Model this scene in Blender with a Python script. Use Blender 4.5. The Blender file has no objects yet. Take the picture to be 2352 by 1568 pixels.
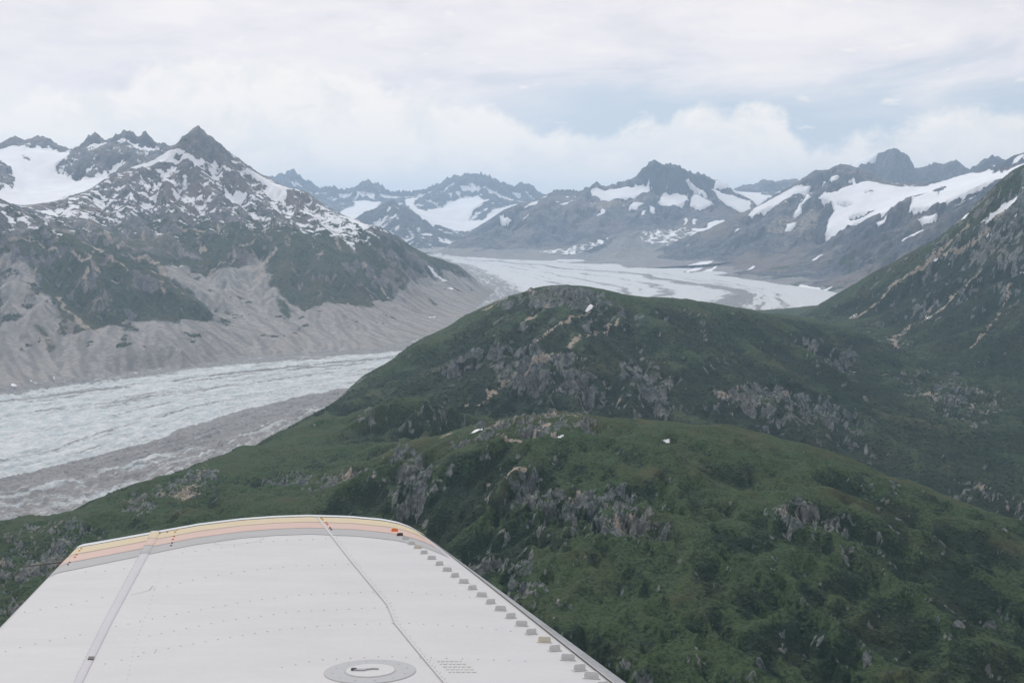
import bpy, math, random
import numpy as np
from mathutils import Vector
sc = bpy.context.scene
COL = sc.collection
random.seed(7)
RNG = np.random.RandomState(11)

# ------------------------------------------------------------------ camera
FV = 2259.0                       # focal length for a frame 2352 wide
CAMZ = 1000.0                     # flying height above the fjord, metres
TH = math.atan(296 / FV)          # nose-down tilt of the camera
cam_d = bpy.data.cameras.new('camera')
cam = bpy.data.objects.new('camera', cam_d)
COL.objects.link(cam)
cam.location = (0, 0, CAMZ)
cam.rotation_euler = (math.pi / 2 - TH, 0, 0)
cam_d.sensor_width = 36
cam_d.lens = 36 * FV / 2352
cam_d.clip_start = 0.1
cam_d.clip_end = 200000
sc.camera = cam

# ------------------------------------------------------------------ sun, sky, exposure
SUN_EL, SUN_AZ = math.radians(42), math.radians(-24)     # azimuth from +Y towards +X
sd = Vector((math.sin(SUN_AZ) * math.cos(SUN_EL), math.cos(SUN_AZ) * math.cos(SUN_EL), math.sin(SUN_EL)))
sl = bpy.data.lights.new('sun', 'SUN')
sl.energy = 2.2
sl.angle = math.radians(7)
sl.color = (1.0, 0.965, 0.92)
sun = bpy.data.objects.new('sun', sl)
COL.objects.link(sun)
sun.rotation_euler = sd.to_track_quat('Z', 'Y').to_euler()
sun.location = (0, 0, 4000)
vs = sc.view_settings
vs.view_transform = 'Standard'
vs.look = 'None'
vs.exposure = 0.0
vs.gamma = 1.0
vs.use_curve_mapping = False
sc.render.engine = 'CYCLES'
cy = sc.cycles
cy.use_denoising = True
cy.denoiser = 'OPENIMAGEDENOISE'
cy.denoising_prefilter = 'ACCURATE'
cy.max_bounces = 6
cy.diffuse_bounces = 2
cy.glossy_bounces = 2
cy.volume_bounces = 1
cy.use_adaptive_sampling = False


class NT:
    """small helper to write node trees as code"""
    def __init__(self, tree):
        self.t = tree
        tree.nodes.clear()

    def n(self, typ, ins=None, **props):
        nd = self.t.nodes.new(typ)
        for k, v in props.items():
            setattr(nd, k, v)
        for k, v in (ins or {}).items():
            s = nd.inputs[k]
            if hasattr(v, 'is_output'):
                self.t.links.new(v, s)
            else:
                s.default_value = v
        return nd

    def m(self, op, a, b=0.0, c=0.0, clamp=False):
        return self.n('ShaderNodeMath', {0: a, 1: b, 2: c}, operation=op, use_clamp=clamp).outputs[0]

    def mix(self, f, a, b, blend='MIX'):
        def col(v):
            return tuple(v) + (1,) if isinstance(v, (tuple, list)) and len(v) == 3 else v
        nd = self.n('ShaderNodeMix', data_type='RGBA', blend_type=blend)
        for i, v in ((0, f), (6, col(a)), (7, col(b))):
            if hasattr(v, 'is_output'):
                self.t.links.new(v, nd.inputs[i])
            else:
                nd.inputs[i].default_value = v
        return nd.outputs[2]

    def step(self, x, lo, hi):
        return self.n('ShaderNodeMapRange', {0: x, 1: lo, 2: hi, 3: 0.0, 4: 1.0}, interpolation_type='SMOOTHSTEP').outputs[0]

    def noise(self, vec, scale, detail=4, rough=0.55, dist=0.0):
        return self.n('ShaderNodeTexNoise', {'Vector': vec, 'Scale': scale, 'Detail': detail, 'Roughness': rough, 'Distortion': dist}).outputs['Fac']

    def vmul(self, v, s):
        return self.n('ShaderNodeVectorMath', {0: v, 1: s}, operation='MULTIPLY').outputs[0]

    def attr(self, name):
        return self.n('ShaderNodeAttribute', attribute_name=name).outputs['Fac']


def build_sky():
    w = bpy.data.worlds.new('World')
    sc.world = w
    w.use_nodes = True
    T = NT(w.node_tree)
    sky = T.n('ShaderNodeTexSky', sky_type='NISHITA', sun_disc=False, sun_elevation=SUN_EL, sun_rotation=SUN_AZ,
              altitude=1000.0, air_density=1.0, dust_density=2.0)
    d = T.n('ShaderNodeTexCoord').outputs['Generated']
    xyz = T.n('ShaderNodeSeparateXYZ', {0: d})
    az = T.m('ARCTAN2', xyz.outputs[0], xyz.outputs[1])
    el = T.m('ARCSINE', xyz.outputs[2])
    # coordinates: radians of azimuth and elevation, clouds lie flat near the horizon
    q = T.n('ShaderNodeCombineXYZ', {0: az, 1: T.m('MULTIPLY', el, 3.2), 2: 0.0}).outputs[0]
    q2 = T.n('ShaderNodeCombineXYZ', {0: az, 1: T.m('MULTIPLY', el, 1.25), 2: 3.7}).outputs[0]
    # high grey deck, streaky
    n1 = T.noise(q, 5.5, 6, 0.55, 0.4)
    n2 = T.noise(q, 14.0, 5, 0.6, 0.2)
    deck = T.m('ADD', T.m('MULTIPLY', n1, 0.7), T.m('MULTIPLY', n2, 0.3))
    k = 11.2                                                  # background strength 0.1
    c_dark = tuple(k * v for v in (0.735, 0.722, 0.765))
    c_mid = tuple(k * v for v in (0.825, 0.795, 0.820))
    c_light = tuple(k * v for v in (0.890, 0.852, 0.850))
    deckc = T.mix(T.step(deck, 0.36, 0.52), c_dark, c_mid)
    deckc = T.mix(T.step(deck, 0.48, 0.64), deckc, c_light)
    # open slots between the deck and the cloud bank, through which blue sky shows
    gap = T.n('ShaderNodeFloatCurve', {1: T.m('ADD', T.m('MULTIPLY', az, 0.5), 0.5)})
    cu = gap.mapping.curves[0]
    # az in radians = 2*(x-0.5); height of the bank top, elevation in radians times four
    pts = [(0.0, 0.34), (0.10, 0.36), (0.22, 0.40), (0.27, 0.42), (0.315, 0.47), (0.345, 0.56), (0.40, 0.55), (0.43, 0.50), (0.455, 0.465),
           (0.475, 0.42), (0.50, 0.36), (0.535, 0.305), (0.56, 0.31), (0.577, 0.335), (0.583, 0.40), (0.61, 0.405), (0.632, 0.37), (0.645, 0.26), (0.665, 0.255),
           (0.69, 0.325), (0.72, 0.35), (0.76, 0.34), (0.88, 0.36), (1.0, 0.34)]
    while len(cu.points) > 2:
        cu.points.remove(cu.points[1])
    cu.points[0].location = pts[0]
    cu.points[1].location = pts[-1]
    for p in pts[1:-1]:
        cu.points.new(*p)
    gap.mapping.update()
    top = T.m('MULTIPLY', gap.outputs[0], 0.25)
    puff = T.noise(q2, 26.0, 7, 0.62, 0.15)
    puff2 = T.noise(q2, 8.0, 3, 0.5, 0.0)
    e = T.m('SUBTRACT', top, el)
    e = T.m('ADD', e, T.m('MULTIPLY', T.m('SUBTRACT', puff, 0.5), 0.052))
    e = T.m('ADD', e, T.m('MULTIPLY', T.m('SUBTRACT', puff2, 0.5), 0.030))
    bank = T.step(e, -0.008, 0.010)
    # blue-grey air right above the bank
    slot = T.m('ADD', el, T.m('MULTIPLY', T.m('SUBTRACT', n1, 0.5), 0.16))
    slot = T.m('MULTIPLY', T.step(slot, 0.150, 0.085), T.step(az, -0.25, 0.12))
    veil = tuple(k * v for v in (0.555, 0.625, 0.715))
    blue = T.mix(0.55, veil, T.vmul(sky.outputs[0], (1.0, 1.0, 1.0)))
    blue = T.mix(0.82, blue, veil)
    base = T.mix(slot, deckc, blue)
    # the bank: bright crowns, slightly greyer folds, milky at the horizon
    fold = T.noise(q2, 17.0, 5, 0.6, 0.3)
    b_hi = tuple(k * v for v in (0.955, 0.905, 0.865))
    b_lo = tuple(k * v for v in (0.855, 0.835, 0.825))
    bankc = T.mix(T.step(fold, 0.36, 0.60), b_lo, b_hi)
    milky = tuple(k * v for v in (0.985, 0.925, 0.86))
    bankc = T.mix(T.m('MULTIPLY', T.step(el, 0.055, 0.01), 0.7), bankc, milky)
    colr = T.mix(bank, base, bankc)
    # small loose puffs higher up
    p3 = T.noise(q, 20.0, 6, 0.6, 0.2)
    loose = T.m('MULTIPLY', T.step(p3, 0.60, 0.72), T.m('SUBTRACT', 1.0, T.step(el, 0.14, 0.3)))
    colr = T.mix(T.m('MULTIPLY', loose, 0.6), colr, b_hi)
    bg = T.n('ShaderNodeBackground', {'Color': colr, 'Strength': 0.1})
    out = T.n('ShaderNodeOutputWorld', {'Surface': bg.outputs[0]})


build_sky()

# ------------------------------------------------------------------ survey helpers: sight line -> place
def ray(u, v):
    c = (784 - v) / FV
    return (u - 1176) / FV, math.cos(TH) + c * math.sin(TH), -math.sin(TH) + c * math.cos(TH)


def at(u, v, ykm):
    x, y, z = ray(u, v)
    t = ykm * 1000 / y
    return (x * t, ykm * 1000, CAMZ + z * t)


ICE0, ICES = 216.0, 0.028


def on_ice(u, v):
    x, y, z = ray(u, v)
    t = (ICE0 - CAMZ) / (z - ICES * y)
    return (x * t, y * t, CAMZ + z * t)


def L(*p):
    return [at(*q) for q in p]


def G(*p):
    return [on_ice(*q) for q in p]


def shift(line, dx=0, dy=0, dz=0):
    return [(x + dx, y + dy, z + dz) for x, y, z in line]


# ------------------------------------------------------------------ noise
_tabs = {}


def _tab(seed):
    if seed not in _tabs:
        r = np.random.RandomState(seed)
        p = r.permutation(256)
        a = r.rand(256) * 2 * np.pi
        _tabs[seed] = (np.concatenate([p, p]).astype(np.int32), np.cos(a).astype(np.float32), np.sin(a).astype(np.float32))
    return _tabs[seed]


def pn(x, y, seed=0):
    perm, cg, sg = _tab(seed)
    xi = np.floor(x); yi = np.floor(y)
    xf = (x - xi).astype(np.float32); yf = (y - yi).astype(np.float32)
    xi = xi.astype(np.int32) & 255; yi = yi.astype(np.int32) & 255
    x1 = (xi + 1) & 255; y1 = (yi + 1) & 255

    def g(ix, iy, fx, fy):
        h = perm[perm[ix] + iy]
        return cg[h] * fx + sg[h] * fy
    u = xf * xf * xf * (xf * (xf * 6 - 15) + 10)
    w = yf * yf * yf * (yf * (yf * 6 - 15) + 10)
    a = g(xi, yi, xf, yf); b = g(x1, yi, xf - 1, yf)
    c = g(xi, y1, xf, yf - 1); d = g(x1, y1, xf - 1, yf - 1)
    return 1.5 * ((a + (b - a) * u) + ((c + (d - c) * u) - (a + (b - a) * u)) * w)


def fbm(x, y, lam, octv=4, seed=0, gain=0.5):
    s = 0; a = 1; t = 0
    f = 1.0 / lam
    for i in range(octv):
        s = s + a * pn(x * f + 17.3 * i, y * f - 9.1 * i, seed + i)
        t += a; a *= gain; f *= 2.03
    return s / t


def ridged(x, y, lam, octv=4, seed=0, gain=0.5):
    s = 0; a = 1; t = 0
    f = 1.0 / lam
    w = 1.0
    for i in range(octv):
        r = 1 - np.abs(pn(x * f + 5.3 * i, y * f + 3.1 * i, seed + i)) * 1.6
        r = np.clip(r, -0.4, 1) * w
        w = np.clip(r * 1.4, 0.15, 1)
        s = s + a * r; t += a; a *= gain; f *= 2.07
    return s / t


def sstep(x, lo, hi):
    t = np.clip((x - lo) / (hi - lo), 0, 1)
    return t * t * (3 - 2 * t)


# ------------------------------------------------------------------ surveyed surface: lines through space, stretched skin between them
class Survey:
    def __init__(self, lines, step=0.02, smooth=0.0):
        P = []
        for ln in lines:
            ln = [np.array(p, float) for p in ln]
            P.append(ln[0])
            for a, b in zip(ln[:-1], ln[1:]):
                d = np.hypot(*(b - a)[:2])
                n = max(1, int(d / (step * max(a[1], 400))))
                for i in range(1, n + 1):
                    P.append(a + (b - a) * i / n)
        P = np.array(P)
        _, ix = np.unique(np.round(P[:, :2] / 6), axis=0, return_index=True)
        P = P[np.sort(ix)]
        self.P = P[:, :2] / 1000
        z = P[:, 2]
        n = len(P)
        r = np.sqrt(((self.P[:, None] - self.P[None]) ** 2).sum(2))
        A = np.zeros((n + 3, n + 3))
        A[:n, :n] = r - smooth * np.eye(n)
        A[:n, n] = 1; A[:n, n + 1:] = self.P
        A[n:, :n] = A[:n, n:].T
        s = np.linalg.solve(A, np.concatenate([z, [0, 0, 0]]))
        self.w, self.c = s[:n], s[n:]

    def __call__(self, X, Y):
        sh = X.shape
        q = np.stack([X.ravel(), Y.ravel()], 1) / 1000.0
        out = np.empty(len(q))
        p2 = (self.P ** 2).sum(1)
        for i in range(0, len(q), 20000):
            b = q[i:i + 20000]
            r = np.sqrt(np.maximum((b ** 2).sum(1)[:, None] + p2[None] - 2 * b @ self.P.T, 0))
            out[i:i + 20000] = r @ self.w + self.c[0] + b @ self.c[1:]
        return out.reshape(sh)


class Grid:
    """map grid that gets coarser with distance from the flight path"""
    def __init__(self, a0, a1, da, y0, y1, dq):
        lo, hi = max(a0, -0.66), min(a1, 0.66)
        fa = np.linspace(lo, hi, int((hi - lo) / da) + 1)
        wide = np.cumsum(np.minimum(da * 1.12 ** np.arange(1, 200), 0.012))
        fl = lo - wide[wide <= lo - a0][::-1] if a0 < lo else np.zeros(0)
        fr = hi + wide[wide <= a1 - hi] if a1 > hi else np.zeros(0)
        ny = int(math.log(y1 / y0) / dq) + 1
        self.a = np.concatenate([fl, fa, fr])
        self.y = y0 * (y1 / y0) ** np.linspace(0, 1, ny)
        self.A, self.Y = np.meshgrid(self.a, self.y)
        self.X = self.A * self.Y
        self.H = np.zeros_like(self.X)

    def grad(self, H=None):
        H = self.H if H is None else H
        hr = np.gradient(H, axis=0) / np.gradient(self.y)[:, None]
        ha = np.gradient(H, axis=1) / np.gradient(self.a)[None]
        return ha / self.Y, hr - self.A / self.Y * ha

    def slope(self):
        gx, gy = self.grad()
        return np.hypot(gx, gy)

    def blur(self, F, n):
        for ax in (0, 1):
            c = np.cumsum(np.pad(F, [(n + 1, n) if i == ax else (0, 0) for i in (0, 1)], mode='edge'), axis=ax)
            k = 2 * n + 1
            F = (c[k:] - c[:-k]) / k if ax == 0 else (c[:, k:] - c[:, :-k]) / k
        return F

    def erode(self, lam, octv, k, seed=0, fade=1.0, smax=1.0, soft=3):
        """cuts branching gullies that run down the slope"""
        for o in range(octv):
            gx, gy = self.grad(self.blur(self.H, soft))
            s = np.hypot(gx, gy) + 1e-6
            px, py = -gy / s, gx / s
            r = np.random.RandomState(seed + 31 * o)
            J = r.rand(256, 256, 2)
            qx, qy = self.X / lam, self.Y / lam
            ix, iy = np.floor(qx).astype(int), np.floor(qy).astype(int)
            C = 0; S = 0; W = 0
            for i in (-1, 0, 1):
                for j in (-1, 0, 1):
                    jj = J[(ix + i) & 255, (iy + j) & 255]
                    vx = qx - (ix + i + jj[..., 0]); vy = qy - (iy + j + jj[..., 1])
                    w = np.exp(-2.2 * (vx * vx + vy * vy))
                    ph = (vx * px + vy * py) * 2 * np.pi
                    C = C + w * np.cos(ph); S = S + w * np.sin(ph); W = W + w
            g = C / np.maximum(np.hypot(C, S), 0.25 * W)
            amp = k * lam * np.minimum(s, smax) * fade
            self.H = self.H + amp * (g - 0.35) * 0.5
            lam *= 0.47; k *= 0.92

    def gullies(self, lam, seed, soft=4):
        """runnel pattern -1..1 that follows the fall line, without cutting"""
        H = self.H.copy()
        self.erode(lam, 1, 1.0, seed, 1.0, 1.0, soft)
        gx, gy = self.grad(self.blur(H, soft))
        d = (self.H - H) / np.maximum(lam * np.minimum(np.hypot(gx, gy), 1.0) * 0.5, 1e-3) + 0.35
        self.H = H
        return np.clip(d, -1, 1)

    def hit(self, u, v):
        """where a sight line first meets this surface (nearest miss if it passes over)"""
        x, y, z = ray(u, v)
        a = x / y
        i = np.clip(np.interp(a, self.a, np.arange(len(self.a))), 0, len(self.a) - 1.001)
        i0 = int(i); f = i - i0
        col = self.H[:, i0] * (1 - f) + self.H[:, i0 + 1] * f
        d = col - (CAMZ + z / y * self.y)
        w = np.nonzero(d >= 0)[0]
        j = int(w[0]) if len(w) else int(np.argmax(d / self.y))
        yy = self.y[j]
        return (a * yy, yy, col[j])

    def z(self, x, y):
        a = np.asarray(x) / np.asarray(y)
        i = np.clip(np.interp(a, self.a, np.arange(len(self.a))), 0, len(self.a) - 1.001)
        j = np.clip(np.interp(y, self.y, np.arange(len(self.y))), 0, len(self.y) - 1.001)
        i0 = i.astype(int); j0 = j.astype(int); fi = i - i0; fj = j - j0
        H = self.H
        return (H[j0, i0] * (1 - fi) + H[j0, i0 + 1] * fi) * (1 - fj) + (H[j0 + 1, i0] * (1 - fi) + H[j0 + 1, i0 + 1] * fi) * fj

    def area(self, poly, soft=1.0, warp=0.0, lam=60.0, seed=3):
        """signed closeness to a mapped outline: 0.5 on the edge, 1 well inside, 0 well outside; poly = sight points"""
        P = np.array([self.hit(*p)[:2] for p in poly])
        return self.area_xy(P, soft, warp, lam, seed)

    def area_xy(self, P, soft, warp=0.0, lam=60.0, seed=3):
        lo = P.min(0) - 4 * soft - warp; hi = P.max(0) + 4 * soft + warp
        sel = (self.X > lo[0]) & (self.X < hi[0]) & (self.Y > lo[1]) & (self.Y < hi[1])
        out = np.zeros_like(self.X)
        x = self.X[sel]; y = self.Y[sel]
        if warp:
            wx = fbm(x, y, lam, 3, seed) * warp; wy = fbm(x, y, lam, 3, seed + 40) * warp
            x = x + wx; y = y + wy
        inside = np.zeros(x.shape, bool)
        dmin = np.full(x.shape, 1e9)
        n = len(P)
        for k in range(n):
            (x0, y0), (x1, y1) = P[k], P[(k + 1) % n]
            cond = (y0 > y) != (y1 > y)
            with np.errstate(divide='ignore', invalid='ignore'):
                xs = (x1 - x0) * (y - y0) / (y1 - y0 + 1e-12) + x0
            inside ^= cond & (x < xs)
            dx, dy = x1 - x0, y1 - y0
            t = np.clip(((x - x0) * dx + (y - y0) * dy) / (dx * dx + dy * dy + 1e-9), 0, 1)
            dmin = np.minimum(dmin, np.hypot(x - x0 - t * dx, y - y0 - t * dy))
        out[sel] = np.clip(0.5 + np.where(inside, dmin, -dmin) / (2 * soft), 0, 1)
        return out

    def streak(self, line, width, warp=0.0, lam=80.0, seed=5):
        P = np.array([self.hit(*p)[:2] for p in line])
        x = self.X; y = self.Y
        if warp:
            x = x + fbm(x, y, lam, 3, seed) * warp; y = y + fbm(x, y, lam, 3, seed + 9) * warp
        d = np.full(x.shape, 1e9)
        for (x0, y0), (x1, y1) in zip(P[:-1], P[1:]):
            dx, dy = x1 - x0, y1 - y0
            t = np.clip(((x - x0) * dx + (y - y0) * dy) / (dx * dx + dy * dy + 1e-9), 0, 1)
            d = np.minimum(d, np.hypot(x - x0 - t * dx, y - y0 - t * dy))
        return np.clip(1 - d / (2 * width), 0, 1)          # 0.5 at one width from the line


def mesh_from_grid(name, g, attrs, mat, keep=None, kind='structure', label=None, cat=None):
    ny, na = g.X.shape
    idx = np.arange(ny * na).reshape(ny, na)
    q = np.stack([idx[:-1, :-1], idx[:-1, 1:], idx[1:, 1:], idx[1:, :-1]], -1).reshape(-1, 4)
    if keep is not None:
        kq = keep[:-1, :-1] | keep[1:, 1:] | keep[:-1, 1:] | keep[1:, :-1]
        q = q[kq.ravel()]
    V = np.stack([g.X, g.Y, g.H], -1).reshape(-1, 3)
    used = np.zeros(len(V), bool); used[q.ravel()] = True
    remap = np.cumsum(used) - 1
    q = remap[q]; V = V[used]
    me = bpy.data.meshes.new(name)
    me.vertices.add(len(V)); me.vertices.foreach_set('co', V.astype(np.float32).ravel())
    me.loops.add(q.size); me.loops.foreach_set('vertex_index', q.astype(np.int32).ravel())
    me.polygons.add(len(q))
    me.polygons.foreach_set('loop_start', np.arange(0, q.size, 4, dtype=np.int32))
    me.polygons.foreach_set('loop_total', np.full(len(q), 4, np.int32))
    me.polygons.foreach_set('use_smooth', np.ones(len(q), bool))
    me.update(calc_edges=True)
    for k, a in attrs.items():
        at_ = me.attributes.new(k, 'FLOAT', 'POINT')
        at_.data.foreach_set('value', np.broadcast_to(a, g.X.shape).ravel()[used].astype(np.float32))
    me.materials.append(mat)
    o = bpy.data.objects.new(name, me)
    COL.objects.link(o)
    tag(o, label, cat, kind=kind)
    return o


def tag(o, label=None, cat=None, group=None, kind=None):
    for k, v in (('label', label), ('category', cat), ('group', group), ('kind', kind)):
        if v:
            o[k] = v
    return o


# ------------------------------------------------------------------ terrain materials
def terrain_mat(name, s, rock=((0.15, 0.155, 0.17), (0.27, 0.265, 0.26)), warm=(0.24, 0.19, 0.145), warm_amt=0.35,
                bump=1.0, shrub=(0.014, 0.032, 0.019), meadow=(0.041, 0.073, 0.030), heath=(0.074, 0.068, 0.034), heath_amt=0.3,
                scree=((0.22, 0.21, 0.205), (0.33, 0.315, 0.30)), edge=0.35):
    """s = size in metres of the finest grain"""
    m = bpy.data.materials.new(name)
    m.use_nodes = True
    T = NT(m.node_tree)
    P = T.n('ShaderNodeTexCoord').outputs['Object']
    fine = T.noise(P, 1 / (4.5 * s), 6, 0.72)
    mid = T.noise(P, 1 / (18 * s), 6, 0.66)
    big = T.noise(P, 1 / (90 * s), 4, 0.55)
    Ps = T.vmul(P, (1, 1, 0.75))
    str_ = T.noise(Ps, 1 / (9 * s), 4, 0.6, 0.6)
    rc = T.mix(T.step(T.m('ADD', T.m('MULTIPLY', fine, 0.5), T.m('MULTIPLY', str_, 0.5)), 0.42, 0.58), rock[0], rock[1])
    rc = T.mix(T.m('MULTIPLY', T.step(mid, 0.60, 0.42), 0.55), rc, tuple(v * 0.55 for v in rock[0]))
    rc = T.mix(T.m('MULTIPLY', T.step(T.m('ADD', T.m('MULTIPLY', big, 0.6), T.m('MULTIPLY', mid, 0.4)), 0.44, 0.57), warm_amt), rc, warm)
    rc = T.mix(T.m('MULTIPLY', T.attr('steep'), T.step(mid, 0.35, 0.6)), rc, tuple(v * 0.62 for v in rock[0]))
    sc_ = T.mix(T.step(T.m('ADD', T.m('MULTIPLY', mid, 0.5), T.m('MULTIPLY', fine, 0.5)), 0.40, 0.60), scree[0], scree[1])
    sc_ = T.mix(T.m('MULTIPLY', T.step(T.m('ADD', T.m('MULTIPLY', big, 0.6), T.m('MULTIPLY', str_, 0.4)), 0.46, 0.60), 0.32), sc_, (0.285, 0.25, 0.22))
    vn = T.m('ADD', T.m('MULTIPLY', mid, 0.45), T.m('MULTIPLY', fine, 0.55))
    vn = T.m('SUBTRACT', vn, T.m('MULTIPLY', T.m('SUBTRACT', T.attr('lush'), 0.5), 0.32))  # thicket tone also carries the shade painted on steep faces
    vg = T.mix(T.step(vn, 0.42, 0.58), shrub, meadow)
    vg = T.mix(T.m('MULTIPLY', T.step(fine, 0.53, 0.42), 0.6), vg, tuple(v * 0.45 for v in shrub))
    vg = T.mix(T.m('MULTIPLY', T.step(T.m('ADD', T.m('MULTIPLY', big, 0.55), T.m('MULTIPLY', fine, 0.45)), 0.47, 0.63), heath_amt), vg, heath)
    vg = T.mix(T.m('MULTIPLY', T.attr('heath'), 0.8), vg, heath)
    sc_ = T.mix(T.m('MULTIPLY', T.step(T.m('ADD', T.attr('streak'), T.m('MULTIPLY', T.m('SUBTRACT', mid, 0.5), 1.2)), 0.3, 0.9), 0.6), sc_, tuple(v * 0.62 for v in scree[0]))
    tanc = T.mix(T.step(fine, 0.35, 0.65), (0.22, 0.185, 0.145), (0.38, 0.33, 0.27))
    j = T.m('ADD', T.m('MULTIPLY', T.m('SUBTRACT', fine, 0.5), edge * 1.2), T.m('MULTIPLY', T.m('SUBTRACT', mid, 0.5), edge))

    def mask(a, w=0.06):
        return T.step(T.m('ADD', T.attr(a), j), 0.5 - w, 0.5 + w)
    c = T.mix(mask('scree', 0.15), rc, sc_)
    c = T.mix(mask('veg', 0.12), c, vg)
    c = T.mix(mask('tan', 0.15), c, tanc)
    sn = mask('snow', 0.05)
    snc = T.mix(T.step(mid, 0.4, 0.7), (0.72, 0.735, 0.76), (0.79, 0.80, 0.815))
    c = T.mix(sn, c, snc)
    h = T.m('ADD', T.m('MULTIPLY', fine, 3.0 * s), T.m('MULTIPLY', str_, 5.0 * s))
    h = T.m('MULTIPLY', h, T.m('SUBTRACT', 1.0, T.m('MULTIPLY', sn, 0.8)))
    h = T.m('MULTIPLY', h, T.m('SUBTRACT', 1.0, T.m('MULTIPLY', mask('scree', 0.15), 0.6)))
    b = T.n('ShaderNodeBump', {'Strength': 1.0 * bump, 'Distance': 1.0, 'Height': h})
    bs = T.n('ShaderNodeBsdfPrincipled', {'Base Color': c, 'Roughness': 0.92, 'Specular IOR Level': 0.12, 'Normal': b.outputs[0]})
    T.n('ShaderNodeOutputMaterial', {'Surface': bs.outputs[0]})
    return m


ZERO = 0.0
#@@TERRAIN
def r1(*p):
    """points read in the upper-left survey sheet"""
    return [(x * 0.3418, 229.7 + y * 0.3418) for x, y in p]


def r2(*p):
    return [(574.2 + x * 0.3418, 287.1 + y * 0.3418) for x, y in p]


def r3(*p):
    return [(1148.4 + x * 0.3418, 287.1 + y * 0.3418) for x, y in p]


def r4(*p):
    return [(1548.0 + x * 0.3418, 287.1 + y * 0.3418) for x, y in p]


def r5(*p):
    return [(x * 0.415, 689.0 + y * 0.415) for x, y in p]


def r6(*p):
    return [(746.5 + x * 0.415, 574.2 + y * 0.415) for x, y in p]


def r7(*p):
    return [(1375.6 + x * 0.415, 746.4 + y * 0.415) for x, y in p]


def terrace(h, s, sharp=3.0):
    """ledges: what to add to a slope of height h to break it into steps of height s"""
    f = h / s - np.floor(h / s)
    return s * (np.clip((f - 0.5) * sharp, -0.5, 0.5) + 0.5 - f)


def lush_shading(g, n, s0, s1, conv, seed):
    """thicket cover doubling as painted shade: steep faces and hollows darker, crests lighter"""
    sl = np.hypot(*g.grad(g.blur(g.H, 6)))
    bump = g.H - g.blur(g.H, n)
    return np.clip(0.30 + 0.55 * sstep(sl, s0, s1) - 0.30 * np.clip(bump / conv, -1, 1) + 0.55 * fbm(g.X, g.Y, conv * 9, 4, seed, 0.6), 0, 1)


def off_crest(g, lines, lo=0.002, hi=0.022):
    """0 on the mapped crest lines, 1 away from them: gullies must not cut through a crest"""
    d = np.full(g.X.shape, 1e9)
    for ln in lines:
        for a, b in zip(ln[:-1], ln[1:]):
            dx, dy = b[0] - a[0], b[1] - a[1]
            t = np.clip(((g.X - a[0]) * dx + (g.Y - a[1]) * dy) / (dx * dx + dy * dy + 1e-9), 0, 1)
            d = np.minimum(d, np.hypot(g.X - a[0] - t * dx, g.Y - a[1] - t * dy))
    return sstep(d / g.Y, lo, hi)


def spires(g, lines, amp, lam, seed, w=0.007):
    """broken rock teeth along a crest"""
    k = 1 - off_crest(g, lines, 0.0, w)
    g.H = g.H + k * amp * (ridged(g.X, g.Y * 0.6, lam, 4, seed, 0.6) - 0.5)


def unit(F):
    return np.clip(F / (F.std() + 1e-9), -2.5, 2.5)


def crest(g, amp, lam, seed, zmin=None, octv=4):
    """broken rock on the high crests"""
    n = ridged(g.X, g.Y, lam, octv, seed, 0.55) - 0.45
    w = 1.0 if zmin is None else sstep(g.H, zmin, zmin + 250)
    g.H = g.H + amp * n * w


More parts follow.
